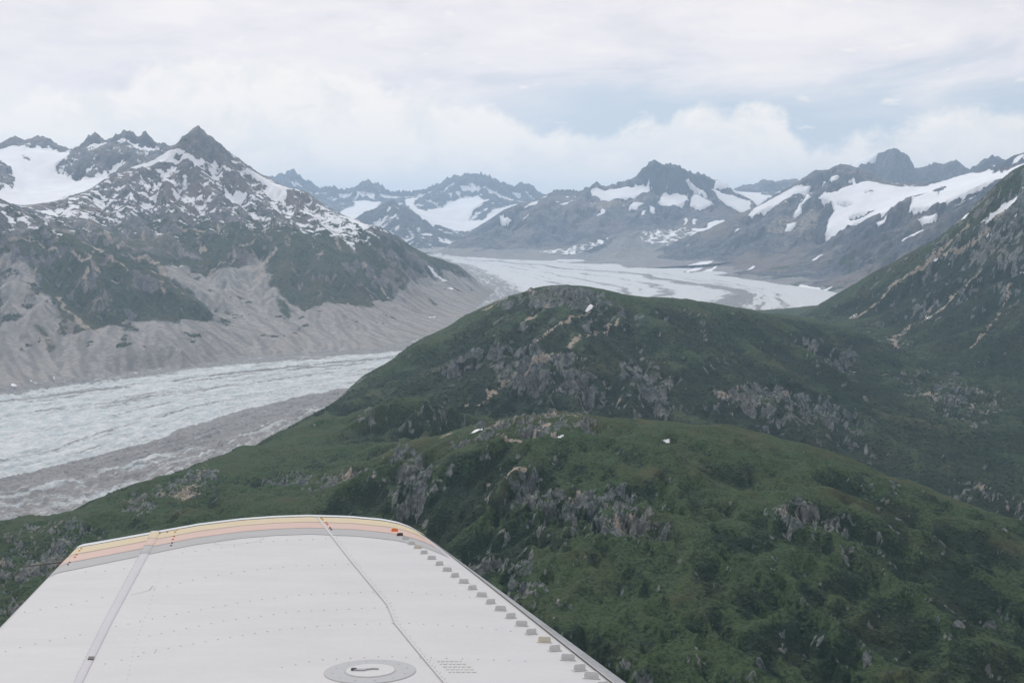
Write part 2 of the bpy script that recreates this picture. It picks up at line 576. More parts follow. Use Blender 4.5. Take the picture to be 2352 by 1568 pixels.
# ---------------------------------------------------------------- near green hill
def near_hill():
    g = Grid(-1.35, 1.35, 0.0016, 430, 2250, 0.0036)
    sky = L((0, 1193, 1.40), (62, 1187, 1.40), (137, 1179, 1.40), (232, 1137, 1.45), (353, 1096, 1.50), (469, 1050, 1.58), (540, 1021, 1.70), (639, 992, 1.85), (664, 971, 1.95), (743, 934, 2.15))
    main = L((850, 1055, 1.40), (950, 1003, 1.40), (1040, 985, 1.38), (1141, 962, 1.36), (1250, 945, 1.35), (1375, 954, 1.35), (1458, 960, 1.35), (1562, 970, 1.35), (1666, 972, 1.36), (1749, 999, 1.36), (1832, 1008, 1.36),
             (1915, 1043, 1.36), (1998, 1080, 1.36), (2081, 1099, 1.35), (2164, 1136, 1.35), (2247, 1163, 1.33), (2352, 1203, 1.32), (2550, 1290, 1.30), (2800, 1400, 1.28))
    hillock = L((800, 960, 1.86), (854, 927, 1.86), (912, 912, 1.86), (962, 914, 1.86), (1037, 931, 1.84), (1141, 955, 1.80), (1200, 975, 1.78))
    lines = [sky, main, hillock,
             shift(sky, -160, 420, -300), shift(sky[:8], -60, 160, -95), shift(main[1:], 0, 330, -165), shift(main[2:], 0, 120, -50), shift(hillock, 0, 190, -85),
             L((-300, 1230, 1.38), (-150, 1205, 1.40), (0, 1193, 1.40)),
             L((600, 1050, 1.60), (750, 1020, 1.72), (850, 985, 1.78)), L((560, 1110, 1.42), (700, 1095, 1.42), (800, 1085, 1.42)),
             L((640, 1075, 1.52), (760, 1055, 1.58), (880, 1010, 1.66), (1000, 975, 1.66)),
             L((1250, 1100, 1.12)), L((1250, 1300, 0.92)), L((1500, 1568, 0.72)), L((1500, 1250, 0.95)), L((1900, 1200, 1.03)),
             L((2000, 1300, 0.955)), L((2352, 1400, 0.955)), L((2352, 1568, 0.82)), L((2000, 1568, 0.76)), L((1700, 1400, 0.845)), L((1650, 1120, 1.11)),
             L((500, 1150, 1.30)), L((200, 1250, 1.20)), L((0, 1300, 1.15)), L((900, 1120, 1.24), (905, 1190, 1.19)), L((985, 1090, 1.215), (975, 1180, 1.125), (1010, 1260, 1.06)),
             L((700, 1250, 1.13)), L((300, 1568, 0.80)), L((900, 1568, 0.76)), L((1150, 1450, 0.80)),
             [(-500, 450, 585), (0, 430, 600), (500, 440, 590)], [(-1000, 900, 520), (-1000, 1400, 480), (-1200, 1600, 330)], [(1000, 1000, 540), (1100, 1600, 460)], [(-1800, 900, 480), (-2000, 1500, 330), (-2600, 2000, 250)], [(1800, 900, 480), (2300, 1600, 420), (2900, 2100, 400)], [(-900, 500, 540), (-1400, 700, 500)], [(900, 500, 560), (1300, 700, 520)],
             [(200, 1900, 470), (600, 2000, 440), (1100, 2100, 420)]]
    s = Survey(lines, 0.05, 0.01)
    g.H = s(g.X, g.Y)
    X, Y = g.X, g.Y
    oc = 0.25 + 0.75 * off_crest(g, [sky, main], 0.004, 0.06)
    g.H += oc * 9 * fbm(X, Y, 170, 4, 4) + 3.0 * fbm(X, Y, 38, 3, 14)
    g.erode(150, 3, 0.30, 5, oc, 0.8)
    # rock: steep broken faces that stand out of the turf
    n = fbm(X, Y, 85, 5, 21, 0.6)
    n2 = fbm(X, Y, 34, 4, 33, 0.62)
    n3 = fbm(X, Y, 12, 3, 43, 0.6)
    sl = g.slope()
    dense = np.zeros_like(X)
    for p in ([(880, 1040), (960, 1030), (1000, 1090), (985, 1160), (960, 1215), (900, 1200), (895, 1120)],
              [(1180, 1130), (1240, 1100), (1300, 1120), (1510, 1150), (1510, 1260), (1400, 1250), (1230, 1230)],
              [(1030, 1270), (1150, 1260), (1230, 1310), (1260, 1400), (1180, 1390), (1080, 1320)],
              [(1330, 1140), (1440, 1110), (1510, 1170), (1460, 1220), (1360, 1200)],
              [(0, 1225), (60, 1205), (160, 1195), (250, 1215), (230, 1280), (120, 1330), (0, 1340)], [(0, 1340), (60, 1350), (40, 1420), (0, 1430)], [(250, 1150), (330, 1125), (360, 1170), (300, 1200)], [(560, 1090), (700, 1085), (830, 1070), (860, 1110), (700, 1130)],
              [(350, 1120), (480, 1075), (520, 1110), (480, 1145), (400, 1160), (340, 1150)],
              [(1750, 1160), (1840, 1140), (1940, 1200), (1930, 1240), (1820, 1230)],
              [(1100, 965), (1330, 950), (1420, 985), (1250, 1000), (1090, 1010)]):
        dense = np.maximum(dense, g.area(p, 16, 22, 50, 7))
    dense = dense * (1 + 0.25 * sstep(-X, 150, 400))
    cliff = sstep(dense, 0.3, 0.9)
    g.H += terrace(g.H + 16 * n2 + 22 * n, 22.0, 2.4) * cliff * 0.5
    g.erode(34, 2, 0.34, 51, 0.12 + 0.88 * cliff, 1.0, 1)
    sl = g.slope()
    R = 0.50 * n + 0.60 * n2 + 0.72 * n3 + 0.42 * dense + 0.42 * sstep(sl, 0.40, 0.85) - 0.74 + 0.10 * sstep(g.H - g.blur(g.H, 40), 0, 10)
    rockm = sstep(R, -0.02, 0.12)
    crag = ridged(X + 6 * n2, Y, 15, 3, 50)
    g.H += rockm * (0.2 + 0.8 * crag + 0.9 * n2)
    veg = 1 - sstep(R, -0.08, 0.10)
    tan = np.maximum(0.56 * sstep(R, -0.02, 0.05) * sstep(fbm(X, Y, 55, 3, 61), 0.12, 0.4), 0)
    for p in ([(1160, 1020), (1230, 1000), (1260, 975)], [(1120, 1120), (1160, 1095), (1200, 1080)]):
        tan = np.maximum(tan, g.streak(p, 3.0, 6, 30))
    tan = np.maximum(tan, g.area([(345, 1150), (440, 1090), (475, 1055), (490, 1080), (460, 1105), (480, 1145), (420, 1150)], 10, 14, 30, 8) * (0.45 + 0.35 * n2))
    heath = 0.6 * sstep(fbm(X, Y, 130, 4, 71), 0.1, 0.5) * sstep(g.H - g.blur(g.H, 14), -1.0, 2.5)
    lush = np.clip(lush_shading(g, 30, 0.16, 0.5, 9.0, 77) - 0.35 * (1 - off_crest(g, [main], 0.02, 0.13)), 0, 1)  # main crest lightened in the plant colour, as if better lit
    heath = np.maximum(heath, 0.75 * (1 - off_crest(g, [main], 0.005, 0.09)) * sstep(fbm(X, Y, 45, 4, 73, 0.6), -0.25, 0.3))
    tan = np.maximum(tan, 0.62 * (1 - off_crest(g, [main[2:9]], 0.004, 0.05)) * sstep(fbm(X * 0.5, Y, 30, 4, 74, 0.6), 0.1, 0.45))
    g.lush = lush
    snow = np.zeros_like(X)
    for p in (r6((785, 1035), (830, 1000), (875, 990), (868, 1002), (840, 1012)), r6((1250, 1045), (1290, 1035), (1320, 1032), (1312, 1040), (1285, 1047)),
              r6((1866, 1058), (1885, 1052), (1912, 1058), (1905, 1066), (1875, 1066))):
        snow = np.maximum(snow, g.area(p, 3.0))
    m = terrain_mat('near_hill_ground', 0.8, rock=((0.068, 0.086, 0.086), (0.19, 0.21, 0.205)), warm_amt=0.15, bump=1.0, edge=0.6)
    o = mesh_from_grid('hill', g, dict(veg=veg, tan=tan, heath=heath, snow=snow, lush=lush, scree=np.zeros_like(X)), m,
                       label='nearest green hill with grey outcrops, directly beyond the wing', cat='hill')
    g.rockm, g.veg = rockm, veg
    return g, o


# ---------------------------------------------------------------- middle hill and right-hand mountainside
def middle_hill():
    g = Grid(-0.42, 1.35, 0.00135, 1540, 5600, 0.0034)
    sky = L((700, 962, 2.18), (746, 931, 2.30), (788, 902, 2.40), (838, 860, 2.50), (900, 823, 2.56), (925, 800, 2.60), (962, 782, 2.64), (1012, 761, 2.68), (1062, 736, 2.72), (1103, 715, 2.74), (1145, 690, 2.76), (1203, 665.5, 2.78),
            (1244, 659, 2.78), (1298, 653, 2.80), (1344, 657, 2.80), (1394, 665.5, 2.80), (1452, 678, 2.82), (1514, 682, 2.84), (1576, 684, 2.88), (1639, 694.5, 2.94), (1680, 703, 2.98), (1722, 707, 3.05), (1790, 717, 3.2), (1850, 728, 3.4))
    gully = L((1845, 733, 3.95), (1900, 745, 3.75), (1960, 755, 3.55), (2080, 795, 3.25), (2170, 842, 2.95), (2260, 868, 2.8), (2352, 888, 2.7), (2500, 920, 2.6))
    rs = L((1845, 726, 4.2), (1872, 707, 4.2), (1924, 673, 4.2), (1992, 632, 4.18), (2054, 601, 4.15), (2095, 577, 4.12), (2146, 553, 4.1), (2180, 526, 4.08), (2218, 499, 4.06), (2252, 471, 4.05), (2283, 441, 4.04), (2300, 417, 4.03),
           (2334, 393, 4.0), (2352, 383, 4.0), (2450, 330, 4.0), (2650, 240, 4.0), (2900, 200, 4.0), (3500, 190, 4.0), (4200, 210, 4.0))
    lines = [sky, gully, rs, shift(sky[:20], -60, 450, -190), shift(sky[4:20], -20, 150, -35), shift(rs, 100, 600, -250), shift(rs[4:], 40, 200, -50),
             L((1250, 700, 2.62), (1250, 760, 2.42), (1260, 850, 2.2), (1270, 950, 2.05)), L((1100, 760, 2.55), (1080, 840, 2.33), (1060, 920, 2.1)),
             L((1450, 740, 2.62), (1450, 850, 2.28), (1450, 960, 2.07)), L((1620, 760, 2.63), (1620, 850, 2.37), (1640, 960, 2.12)), L((1800, 790, 2.72), (1800, 900, 2.32), (1850, 1000, 2.1)),
             L((2000, 830, 2.85), (2000, 950, 2.32), (2050, 1060, 2.02)), L((2200, 930, 2.5), (2300, 1010, 2.2), (2352, 1150, 1.85)), L((950, 830, 2.46), (900, 900, 2.22), (850, 920, 2.16)),
             L((2100, 700, 3.75), (2070, 740, 3.6)), L((2200, 640, 3.75), (2230, 720, 3.42), (2240, 800, 3.08)), L((2330, 520, 3.82), (2330, 640, 3.5), (2330, 780, 3.05)), L((2000, 700, 3.95)),
             [(-700, 2300, 300), (-600, 2900, 280), (-350, 3500, 290)], [(200, 3600, 480), (600, 3800, 480)], [(1400, 1800, 430), (2000, 2200, 420)], [(2600, 2700, 700), (3600, 2700, 800)], [(2600, 1900, 460), (3400, 2100, 520)], [(4500, 3600, 1250), (6000, 4400, 1300)], [(4500, 5400, 900), (7000, 5400, 1000)], [(300, 1800, 540), (-300, 1800, 540)], [(-300, 1550, 400), (300, 1550, 400), (900, 1550, 310), (2200, 1550, 280)],
             [(900, 5400, 380), (2500, 5400, 600)]]
    s = Survey(lines, 0.035, 0.01)
    g.H = s(g.X, g.Y)
    X, Y = g.X, g.Y
    rs_m = sstep(X - (1150 + (Y - 3900) * 0.05), 0, 400) * sstep(Y, 2900, 3300)
    oc = 0.2 + 0.8 * off_crest(g, [sky, rs], 0.003, 0.05)
    g.H += oc * 14 * fbm(X, Y, 300, 4, 104) + 4 * fbm(X, Y, 70, 3, 114)
    g.erode(260, 3, 0.24, 105, oc, 0.9)
    n = fbm(X, Y, 140, 5, 121, 0.6)
    n2 = fbm(X, Y, 55, 4, 133, 0.62)
    n3 = fbm(X, Y, 22, 3, 143, 0.6)
    sl = g.slope()
    dense = np.zeros_like(X)
    for p in ([(1100, 830), (1190, 790), (1330, 830), (1400, 900), (1360, 945), (1230, 920), (1140, 890)],
              [(1410, 830), (1530, 810), (1560, 900), (1540, 960), (1440, 900)], [(1640, 910), (1780, 880), (1990, 950), (1960, 1000), (1770, 985), (1660, 960)],
              [(1150, 680), (1300, 655), (1420, 690), (1330, 720), (1180, 710)], [(2160, 1080), (2280, 1110), (2320, 1170), (2200, 1150)],
              [(1940, 740), (2040, 740), (2130, 800), (2000, 790)], [(2050, 860), (2200, 850), (2330, 930), (2250, 1000), (2100, 930)], [(1850, 780), (1960, 790), (2000, 850), (1880, 850)], [(1000, 840), (1100, 830), (1080, 880), (1010, 870)]):
        dense = np.maximum(dense, g.area(p, 35, 45, 90, 107))
    for p in ([(2050, 700), (2150, 620), (2352, 480), (2352, 760), (2200, 740), (2100, 790), (2040, 780)],):
        dense = np.maximum(dense, 0.38 * g.area(p, 60, 60, 120, 108))
    cliff = sstep(dense, 0.3, 0.9)
    g.H += terrace(g.H + 26 * n2 + 36 * n, 38.0, 2.4) * cliff * 0.5
    g.erode(62, 2, 0.34, 151, 0.12 + 0.88 * cliff, 1.0, 1)
    sl = g.slope()
    R = 0.45 * n + 0.60 * n2 + 0.75 * n3 + 0.40 * dense + 0.40 * sstep(sl, 0.45, 0.9) - 0.60 + 0.16 * sstep(g.H, 640, 760) * (1 - rs_m) + rs_m * (0.24 * sstep(g.H, 760, 920) - 0.07)
    rockm = sstep(R, -0.02, 0.12)
    crag = ridged(X + 10 * n2, Y, 30, 4, 150)
    g.H += rockm * (0.4 + 1.6 * crag + 1.8 * n2)
    veg = 1 - sstep(R, -0.08, 0.10)
    tan = 0.6 * sstep(R, -0.04, 0.04) * sstep(fbm(X, Y, 90, 3, 161), 0.15, 0.42)
    for p, w in ((r6((1500, 300), (1430, 370), (1250, 450), (1120, 550)), 4), (r6((1610, 410), (1450, 470), (1350, 540)), 6), (r6((1300, 580), (1120, 660), (970, 770)), 4), (r6((940, 780), (880, 840), (790, 860)), 6),
                 (r6((1240, 310), (1120, 390)), 5), (r6((1000, 270), (880, 330)), 8), (r4((1780, 870), (1620, 990), (1480, 1060), (1180, 1300)), 9), (r4((2250, 1080), (2200, 1250), (2100, 1400), (1960, 1510)), 5),
                 (r4((1900, 1130), (1780, 1250), (1600, 1340), (1480, 1420), (1490, 1500)), 10), (r4((2050, 1010), (1940, 1120)), 5), (r4((2100, 740), (1900, 860), (1800, 900)), 10), (r4((1980, 690), (1740, 860)), 7),
                 (r7((1720, 0), (1640, 60), (1650, 130)), 6), (r7((2180, 10), (2030, 140)), 4)):
        tan = np.maximum(tan, g.streak(p, w, 14, 40, 9) * (0.80 + 0.75 * n3))
    heath = 0.6 * sstep(fbm(X, Y, 220, 4, 171), 0.05, 0.45) * sstep(g.H - g.blur(g.H, 14), -2, 4)
    lush = np.clip(lush_shading(g, 24, 0.12, 0.42, 14.0, 177) + 0.28 * sstep(2520 - Y, 0, 330) + 0.25 * sstep(X, 700, 1000) * sstep(3300 - Y, 0, 400) - 0.25 * (1 - off_crest(g, [sky], 0.01, 0.07)), 0, 1)  # lower front face darkened as painted shade, skyline crest lightened
    g.lush = lush
    snow = np.zeros_like(X)
    for p in (r6((1432, 352), (1460, 315), (1490, 303), (1480, 325), (1450, 350)), r4((2005, 725), (2060, 660), (2130, 610), (2230, 540), (2310, 485), (2295, 520), (2200, 600), (2090, 680)), r4((2058, 785), (2100, 750), (2175, 728), (2130, 765)), r4((1722, 952), (1745, 920), (1782, 897), (1770, 930)),
              r4((1830, 968), (1838, 950), (1852, 950), (1845, 975)), r4((1176, 1300), (1195, 1283), (1232, 1273), (1215, 1290)), r4((2250, 665), (2275, 640), (2304, 630), (2290, 650)),
              r4((1676, 1297), (1700, 1285), (1730, 1285), (1725, 1302)), r4((2312, 1005), (2330, 985), (2352, 988), (2352, 1003)), r4((2320, 450), (2352, 420), (2352, 440)), r4((1930, 640), (1960, 605), (1985, 600), (1950, 640))):
        snow = np.maximum(snow, g.area(p, 5.0))
    a = dict(veg=veg, tan=tan, heath=heath, snow=snow, lush=lush, scree=np.zeros_like(X))
    m = terrain_mat('middle_hill_ground', 1.7, rock=((0.068, 0.086, 0.086), (0.19, 0.21, 0.205)), warm_amt=0.15, edge=0.6)
    gx = np.array([p[:2] for p in gully])
    split = np.interp(X, gx[::1, 0][np.argsort(gx[:, 0])], gx[np.argsort(gx[:, 0]), 1])
    right = (Y > split) & (X > gx[:, 0].min())
    o1 = mesh_from_grid('hill', g, a, m, keep=~right, label='broad middle green hill with tan gullies, rising between both glacier arms', cat='hill')
    right2 = right.copy()
    # cells shared by both sides stay with the hill only
    left = ~right
    lq = left[:-1, :-1] | left[1:, 1:] | left[:-1, 1:] | left[1:, :-1]
    rq = right.copy(); rq[:] = False
    ny, na = X.shape
    keepq = ~lq
    o2 = mesh_from_quads('mountainside', g, a, m, keepq, 'steep green and rocky mountainside with narrow snow strips at the right edge', 'mountain')
    g.rockm, g.veg = rockm, veg
    return g, o1, o2


def mesh_from_quads(name, g, attrs, mat, keepq, label, cat):
    keep = np.zeros_like(g.X, bool)
    # a vertex mask reproducing exactly the wanted cells: vertices whose four cells are all wanted
    k = np.zeros_like(keep)
    k[1:-1, 1:-1] = keepq[:-1, :-1] & keepq[1:, 1:] & keepq[:-1, 1:] & keepq[1:, :-1]
    return mesh_from_grid(name, g, attrs, mat, keep=k, label=label, cat=cat)


# ---------------------------------------------------------------- left mountains above the glacier
def left_mountain():
    g = Grid(-1.35, 0.03, 0.00115, 3550, 8600, 0.0023)
    skyl = L((41, 474, 5.9), (100, 466, 6.0), (164, 455, 6.1), (205, 438, 6.25), (239, 411, 6.4), (301, 383, 6.6), (342, 370, 6.72), (386, 346, 6.85), (410, 322, 6.92), (435, 300, 6.98), (454.6, 287.5, 7.0))
    skyr = L((454.6, 287.5, 7.0), (475, 308, 7.0), (506, 329, 7.0), (520, 346, 7.0), (547, 366, 7.0), (588, 394, 6.98), (615, 411, 6.96), (649, 428, 6.93), (684, 435, 6.9), (707, 441, 6.88), (735, 465, 6.84), (776, 491, 6.78), (804, 503, 6.73), (827, 512, 6.7),
             (868, 519, 6.68), (895, 533, 6.66), (916, 553, 6.68), (943, 574, 6.72), (967, 588, 6.8), (984, 591, 6.9), (1018, 596, 7.0), (1052, 608, 7.15), (1070, 625, 7.3)) + G((1107, 657))
    m2 = L((-2000, 330, 5.2), (-1300, 290, 5.25), (-700, 300, 5.3), (-400, 355, 5.3), (-200, 400, 5.25), (0, 455, 5.2), (20, 465, 5.18), (44, 482, 5.15), (68, 500, 5.12), (113, 520, 5.08), (164, 537, 5.05), (205, 561, 5.0), (256, 575, 4.95), (301, 592, 4.92), (342, 616, 4.88), (376, 636, 4.84), (410, 664, 4.8), (444, 684, 4.76), (468, 703, 4.73))
    base = G((-2000, 1080), (-1200, 1010), (-500, 940), (-300, 920), (-100, 903), (0, 893), (100, 880), (200, 866), (300, 852), (450, 834), (600, 816), (700, 809), (800, 803), (900, 799), (1000, 768), (1060, 740), (1110, 695), (1135, 668), (1107, 657))
    lines = [skyl, skyr, m2, base, shift(base, 100, -350, -70), shift(skyl, -100, 900, -420), shift(skyr[:-4], 120, 900, -480), shift(m2[5:], -40, 260, -90), shift(m2[:6], -100, 500, -60), L((-2000, 600, 4.6), (-1300, 580, 4.65), (-700, 570, 4.75)), [(-9000, 7800, 900), (-7000, 6600, 950), (-5500, 6300, 940)],
             L((454, 330, 6.86), (452, 370, 6.72), (450, 420, 6.48), (450, 480, 6.2), (450, 540, 5.9), (470, 600, 5.6)),
             L((330, 420, 6.42), (310, 480, 6.1), (300, 540, 5.75), (320, 585, 5.45)), L((180, 480, 5.95), (200, 530, 5.6)),
             L((575, 440, 6.6), (580, 500, 6.25), (600, 550, 5.95)), L((690, 480, 6.6), (680, 530, 6.2), (690, 560, 6.0)),
             L((735, 520, 6.4), (750, 570, 6.0), (752, 620, 5.65), (755, 670, 5.42), (755, 700, 5.3), (755, 715, 5.2), (760, 760, 4.98)),
             L((880, 560, 6.45), (890, 610, 6.12), (890, 660, 5.8), (880, 690, 5.6), (890, 740, 5.25)), L((960, 620, 6.6), (985, 650, 6.45), (1000, 690, 6.15), (1000, 730, 5.75)),
             L((660, 600, 5.75), (650, 650, 5.5), (690, 705, 5.22)), L((820, 600, 5.92), (825, 650, 5.62), (830, 700, 5.38)),
             L((590, 590, 5.8), (600, 650, 5.45), (610, 720, 5.08), (640, 770, 4.78)),
             L((300, 612, 5.3), (340, 625, 5.28), (430, 672, 5.12), (520, 740, 4.85), (570, 790, 4.62)), L((500, 660, 5.3), (560, 720, 5.0)),
             L((100, 560, 4.9), (100, 620, 4.7), (100, 700, 4.42), (100, 760, 4.25), (100, 820, 4.1)), L((280, 640, 4.75), (290, 700, 4.56), (300, 742, 4.46), (300, 760, 4.36), (310, 810, 4.2)),
             L((400, 700, 4.66), (400, 745, 4.52), (405, 765, 4.42), (420, 800, 4.28)), L((-200, 560, 4.8), (-200, 700, 4.3)),
             [(-4200, 6200, 900), (-4000, 7800, 800)], [(-300, 8400, 420), (300, 8300, 430)]]
    s = Survey(lines, 0.03, 0.002)
    g.H = s(g.X, g.Y)
    X, Y = g.X, g.Y
    ice = ICE0 + ICES * Y
    up = sstep(g.H - ice, 10, 160)
    oc = off_crest(g, [skyl, skyr, m2])
    g.H += oc * up * (11 * fbm(X, Y, 420, 4, 204) + 7 * fbm(X, Y, 110, 4, 214)) * (1 - 0.7 * sstep(g.H, 1300, 1500))
    g.erode(300, 4, 0.27, 205, oc * (0.12 + 0.88 * sstep(g.H, 430, 620)) * (1 - 0.5 * sstep(g.H, 1350, 1500)), 0.9)
    spires(g, [skyl[6:], skyr[:8]], 26, 60, 239, 0.006)
    streak = g.gullies(110, 215) * 0.5 + 0.5 * g.gullies(48, 216)
    low_ = sstep(560 - g.H, 0, 90) * sstep(g.H - ice, 5, 60)
    g.erode(75, 2, 0.14, 215, low_ * sstep(fbm(X, Y, 420, 3, 216), -0.2, 0.3), 0.9, 2)
    high = sstep(g.H, 1180, 1420)
    g.H += high * 9 * (ridged(X, Y, 90, 4, 231) - 0.5)
    sl = g.slope()
    hs = g.blur(g.H, 5)
    conc = (g.blur(g.H, 9) - hs)
    n = fbm(X, Y, 170, 5, 221, 0.58)
    n2 = fbm(X, Y, 60, 4, 233, 0.6)
    # below the old ice line everything is bare moraine
    trim = 495 + 55 * fbm(X, Y, 260, 4, 241)
    scree = sstep(trim - g.H, -12, 12)
    for p in ([(352, 622), (420, 612), (520, 616), (565, 604), (600, 592), (622, 645), (650, 685), (700, 712), (760, 722), (770, 795), (600, 812), (520, 808), (480, 712), (440, 668), (400, 645)],
              [(900, 690), (960, 640), (1010, 620), (1110, 660), (1000, 760), (900, 740)], [(0, 560), (60, 600), (120, 690), (160, 760), (60, 800), (0, 800)], [(730, 715), (870, 712), (920, 690), (960, 740), (760, 780)]):
        scree = np.maximum(scree, g.area(p, 40, 45, 120, 243))
    scree = np.clip(scree - 0.75 * sstep(fbm(X, Y, 150, 5, 247, 0.65), 0.12, 0.4) * sstep(g.H - ice, 15, 60), 0, 1)
    R = 0.55 * n + 0.65 * n2 + 0.50 * sstep(g.H, 800, 1080) + 0.36 * sstep(sl, 0.65, 1.1) - 0.36
    veg = np.clip(0.5 - R * 1.6, 0, 1) * (1 - scree)
    veg = veg * (1 - 0.45 * g.area([(150, 533), (260, 558), (345, 602), (430, 608), (490, 590), (400, 540), (250, 500), (150, 505)], 60, 60, 150, 246))
    for p in (r2((150, 1130), (240, 1180), (300, 1260), (260, 1330), (180, 1250)), r2((310, 1360), (370, 1350), (360, 1395), (300, 1400)), r5((170, 130), (290, 190), (330, 300), (270, 300), (230, 220)), r5((0, 60), (60, 90), (140, 200), (90, 170))):
        veg = np.maximum(veg, 0.75 * g.area(p, 30, 30, 60, 244))
    tan0 = 0.55 * sstep(fbm(X, Y, 130, 5, 257, 0.65), 0.16, 0.45) * sstep(600 - g.H, 0, 60) * sstep(g.H - ice, 20, 70)
    tan = tan0 + 0.62 * sstep(fbm(X + 0.4 * Y, Y * 0.35, 90, 4, 251, 0.6), 0.16, 0.4) * sstep(g.H, 560, 700) * sstep(1150 - g.H, 0, 150)
    for p, w in ((r1((1480, 900), (1300, 880), (1200, 850)), 16), (r1((1700, 960), (1560, 1080), (1420, 1180)), 12), (r1((30, 920), (250, 960), (420, 1040), (620, 1080)), 11), (r1((570, 960), (760, 1080), (850, 1150)), 12),
                 (r1((600, 800), (590, 950)), 9), (r1((870, 830), (830, 950), (780, 1000)), 9), (r1((690, 1190), (790, 1240)), 8), (r1((1000, 1250), (1090, 1310)), 8), (r2((840, 1030), (900, 1110), (930, 1170)), 12), (r2((180, 830), (90, 930), (60, 1050)), 18),
                 (r1((380, 1330), (480, 1430), (560, 1520), (620, 1560)), 16), (r1((900, 1070), (1050, 1110), (1100, 1180)), 22)):
        tan = np.maximum(tan, g.streak(p, w * 0.8, 34, 90, 9) * (0.78 + 0.8 * fbm(X, Y, 40, 3, 259)))
    k2 = 1 - off_crest(g, [m2[5:]], 0.0, 0.012)
    tan = np.maximum(tan, 0.62 * k2 * sstep(fbm(X, Y, 60, 4, 258, 0.6), -0.1, 0.35))
    # summer snow lies in hollows of the upper slopes
    zone = sstep(g.H + 110 * fbm(X, Y, 420, 3, 269) + 60 * sstep(X, -1900, -900), 640, 1080) * (1 - 0.75 * sstep(g.H, 1330, 1460))
    zone = np.maximum(zone, 0) * sstep(X, -3600, -2600)
    pat = 0.45 * fbm(X * 0.6 + 0.15 * Y, Y, 170, 4, 261, 0.6) + 1.05 * fbm(X * 0.5 + 0.2 * Y, Y, 36, 4, 271, 0.66)
    snow = 0.47 + 0.85 * pat + 0.06 * unit(conc) - 0.22 * sstep(sl, 0.6, 1.0) + 0.10 * sstep(X, -1900, -1000)
    snow = snow * zone + 0.14 * (zone > 0) - 0.09
    for p in (r1((1130, 350), (1210, 330), (1320, 345), (1330, 365), (1190, 370), (1170, 405), (1330, 415), (1400, 440), (1350, 455), (1200, 430), (1100, 420), (900, 470), (890, 455), (1000, 420)),
              r1((1600, 440), (1700, 480), (1800, 540), (1900, 580), (1935, 590), (1925, 670), (1870, 682), (1800, 650), (1760, 610), (1800, 585), (1700, 530)),
              r1((1400, 460), (1430, 470), (1480, 560), (1560, 640), (1650, 620), (1660, 640), (1560, 690), (1500, 600), (1410, 510)),
              r1((1440, 440), (1560, 490), (1540, 500), (1450, 465)), r1((1520, 340), (1590, 395), (1580, 400)), r1((400, 790), (440, 740), (520, 710), (540, 715), (470, 750)), r1((1150, 1110), (1230, 1118), (1230, 1124), (1150, 1118)),
              r1((180, 860), (270, 858), (260, 872), (190, 872)), r1((380, 905), (425, 905), (420, 915), (385, 914)), r2((720, 660), (790, 670), (800, 700), (760, 715)), r2((980, 890), (1030, 920), (1020, 930)), r2((1170, 930), (1220, 970), (1290, 1030), (1330, 1060), (1300, 1055), (1220, 990)),
              r2((1320, 1095), (1370, 1098), (1360, 1110)), r2((1200, 1285), (1240, 1275), (1245, 1285), (1210, 1295)), r5((30, 478), (70, 462), (105, 478), (60, 487)), r5((150, 435), (180, 445), (250, 485), (235, 490)), r5((340, 465), (370, 452), (395, 470), (360, 474)), r5((290, 430), (305, 425), (312, 447)),
              r5((700, 425), (720, 415), (750, 422), (730, 428)), r5((510, 178), (545, 176), (540, 183))):
        snow = np.maximum(snow, g.area(p, 14, 12, 60, 263))
    m = terrain_mat('left_mountain_ground', 4.2, rock=((0.13, 0.136, 0.152), (0.265, 0.257, 0.258)), warm=(0.26, 0.21, 0.175), warm_amt=0.6, scree=((0.225, 0.218, 0.208), (0.335, 0.318, 0.298)), shrub=(0.022, 0.040, 0.026), meadow=(0.05, 0.075, 0.032), heath_amt=0.6, edge=0.45)
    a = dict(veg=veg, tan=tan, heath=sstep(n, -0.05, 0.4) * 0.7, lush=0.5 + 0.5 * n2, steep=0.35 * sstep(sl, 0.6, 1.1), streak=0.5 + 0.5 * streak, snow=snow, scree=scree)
    # the shoulder in front is a mountain of its own: cut along the gully between the two
    P = np.array([p[:2] for p in L((-2200, 300, 6.2), (-900, 300, 6.2), (0, 440, 5.6), (120, 515, 5.35), (300, 612, 5.3), (340, 625, 5.28), (430, 672, 5.12), (520, 740, 4.85), (570, 790, 4.62), (590, 818, 4.50), (600, 850, 4.2), (600, 880, 3.6))])
    sid = shoulder_side(X, Y, P)
    o1 = mesh_from_grid('mountain', g, a, m, keep=~sid, label='pyramid-shaped mountain mottled with snow above the glacier bend', cat='mountain')
    lq = ~(sid[:-1, :-1] & sid[1:, 1:] & sid[:-1, 1:] & sid[1:, :-1])
    o2 = mesh_from_quads('mountain_shoulder', g, a, m, ~lq, 'dark green mountain shoulder sloping down to the glacier at the left edge', 'mountain')
    return g, o1, o2


def shoulder_side(X, Y, P):
    """true on the near side (towards the flight path) of a line that runs left to right"""
    ys = np.interp(X, P[:-2, 0], P[:-2, 1])
    return (Y < ys) & (X < P[-3, 0])


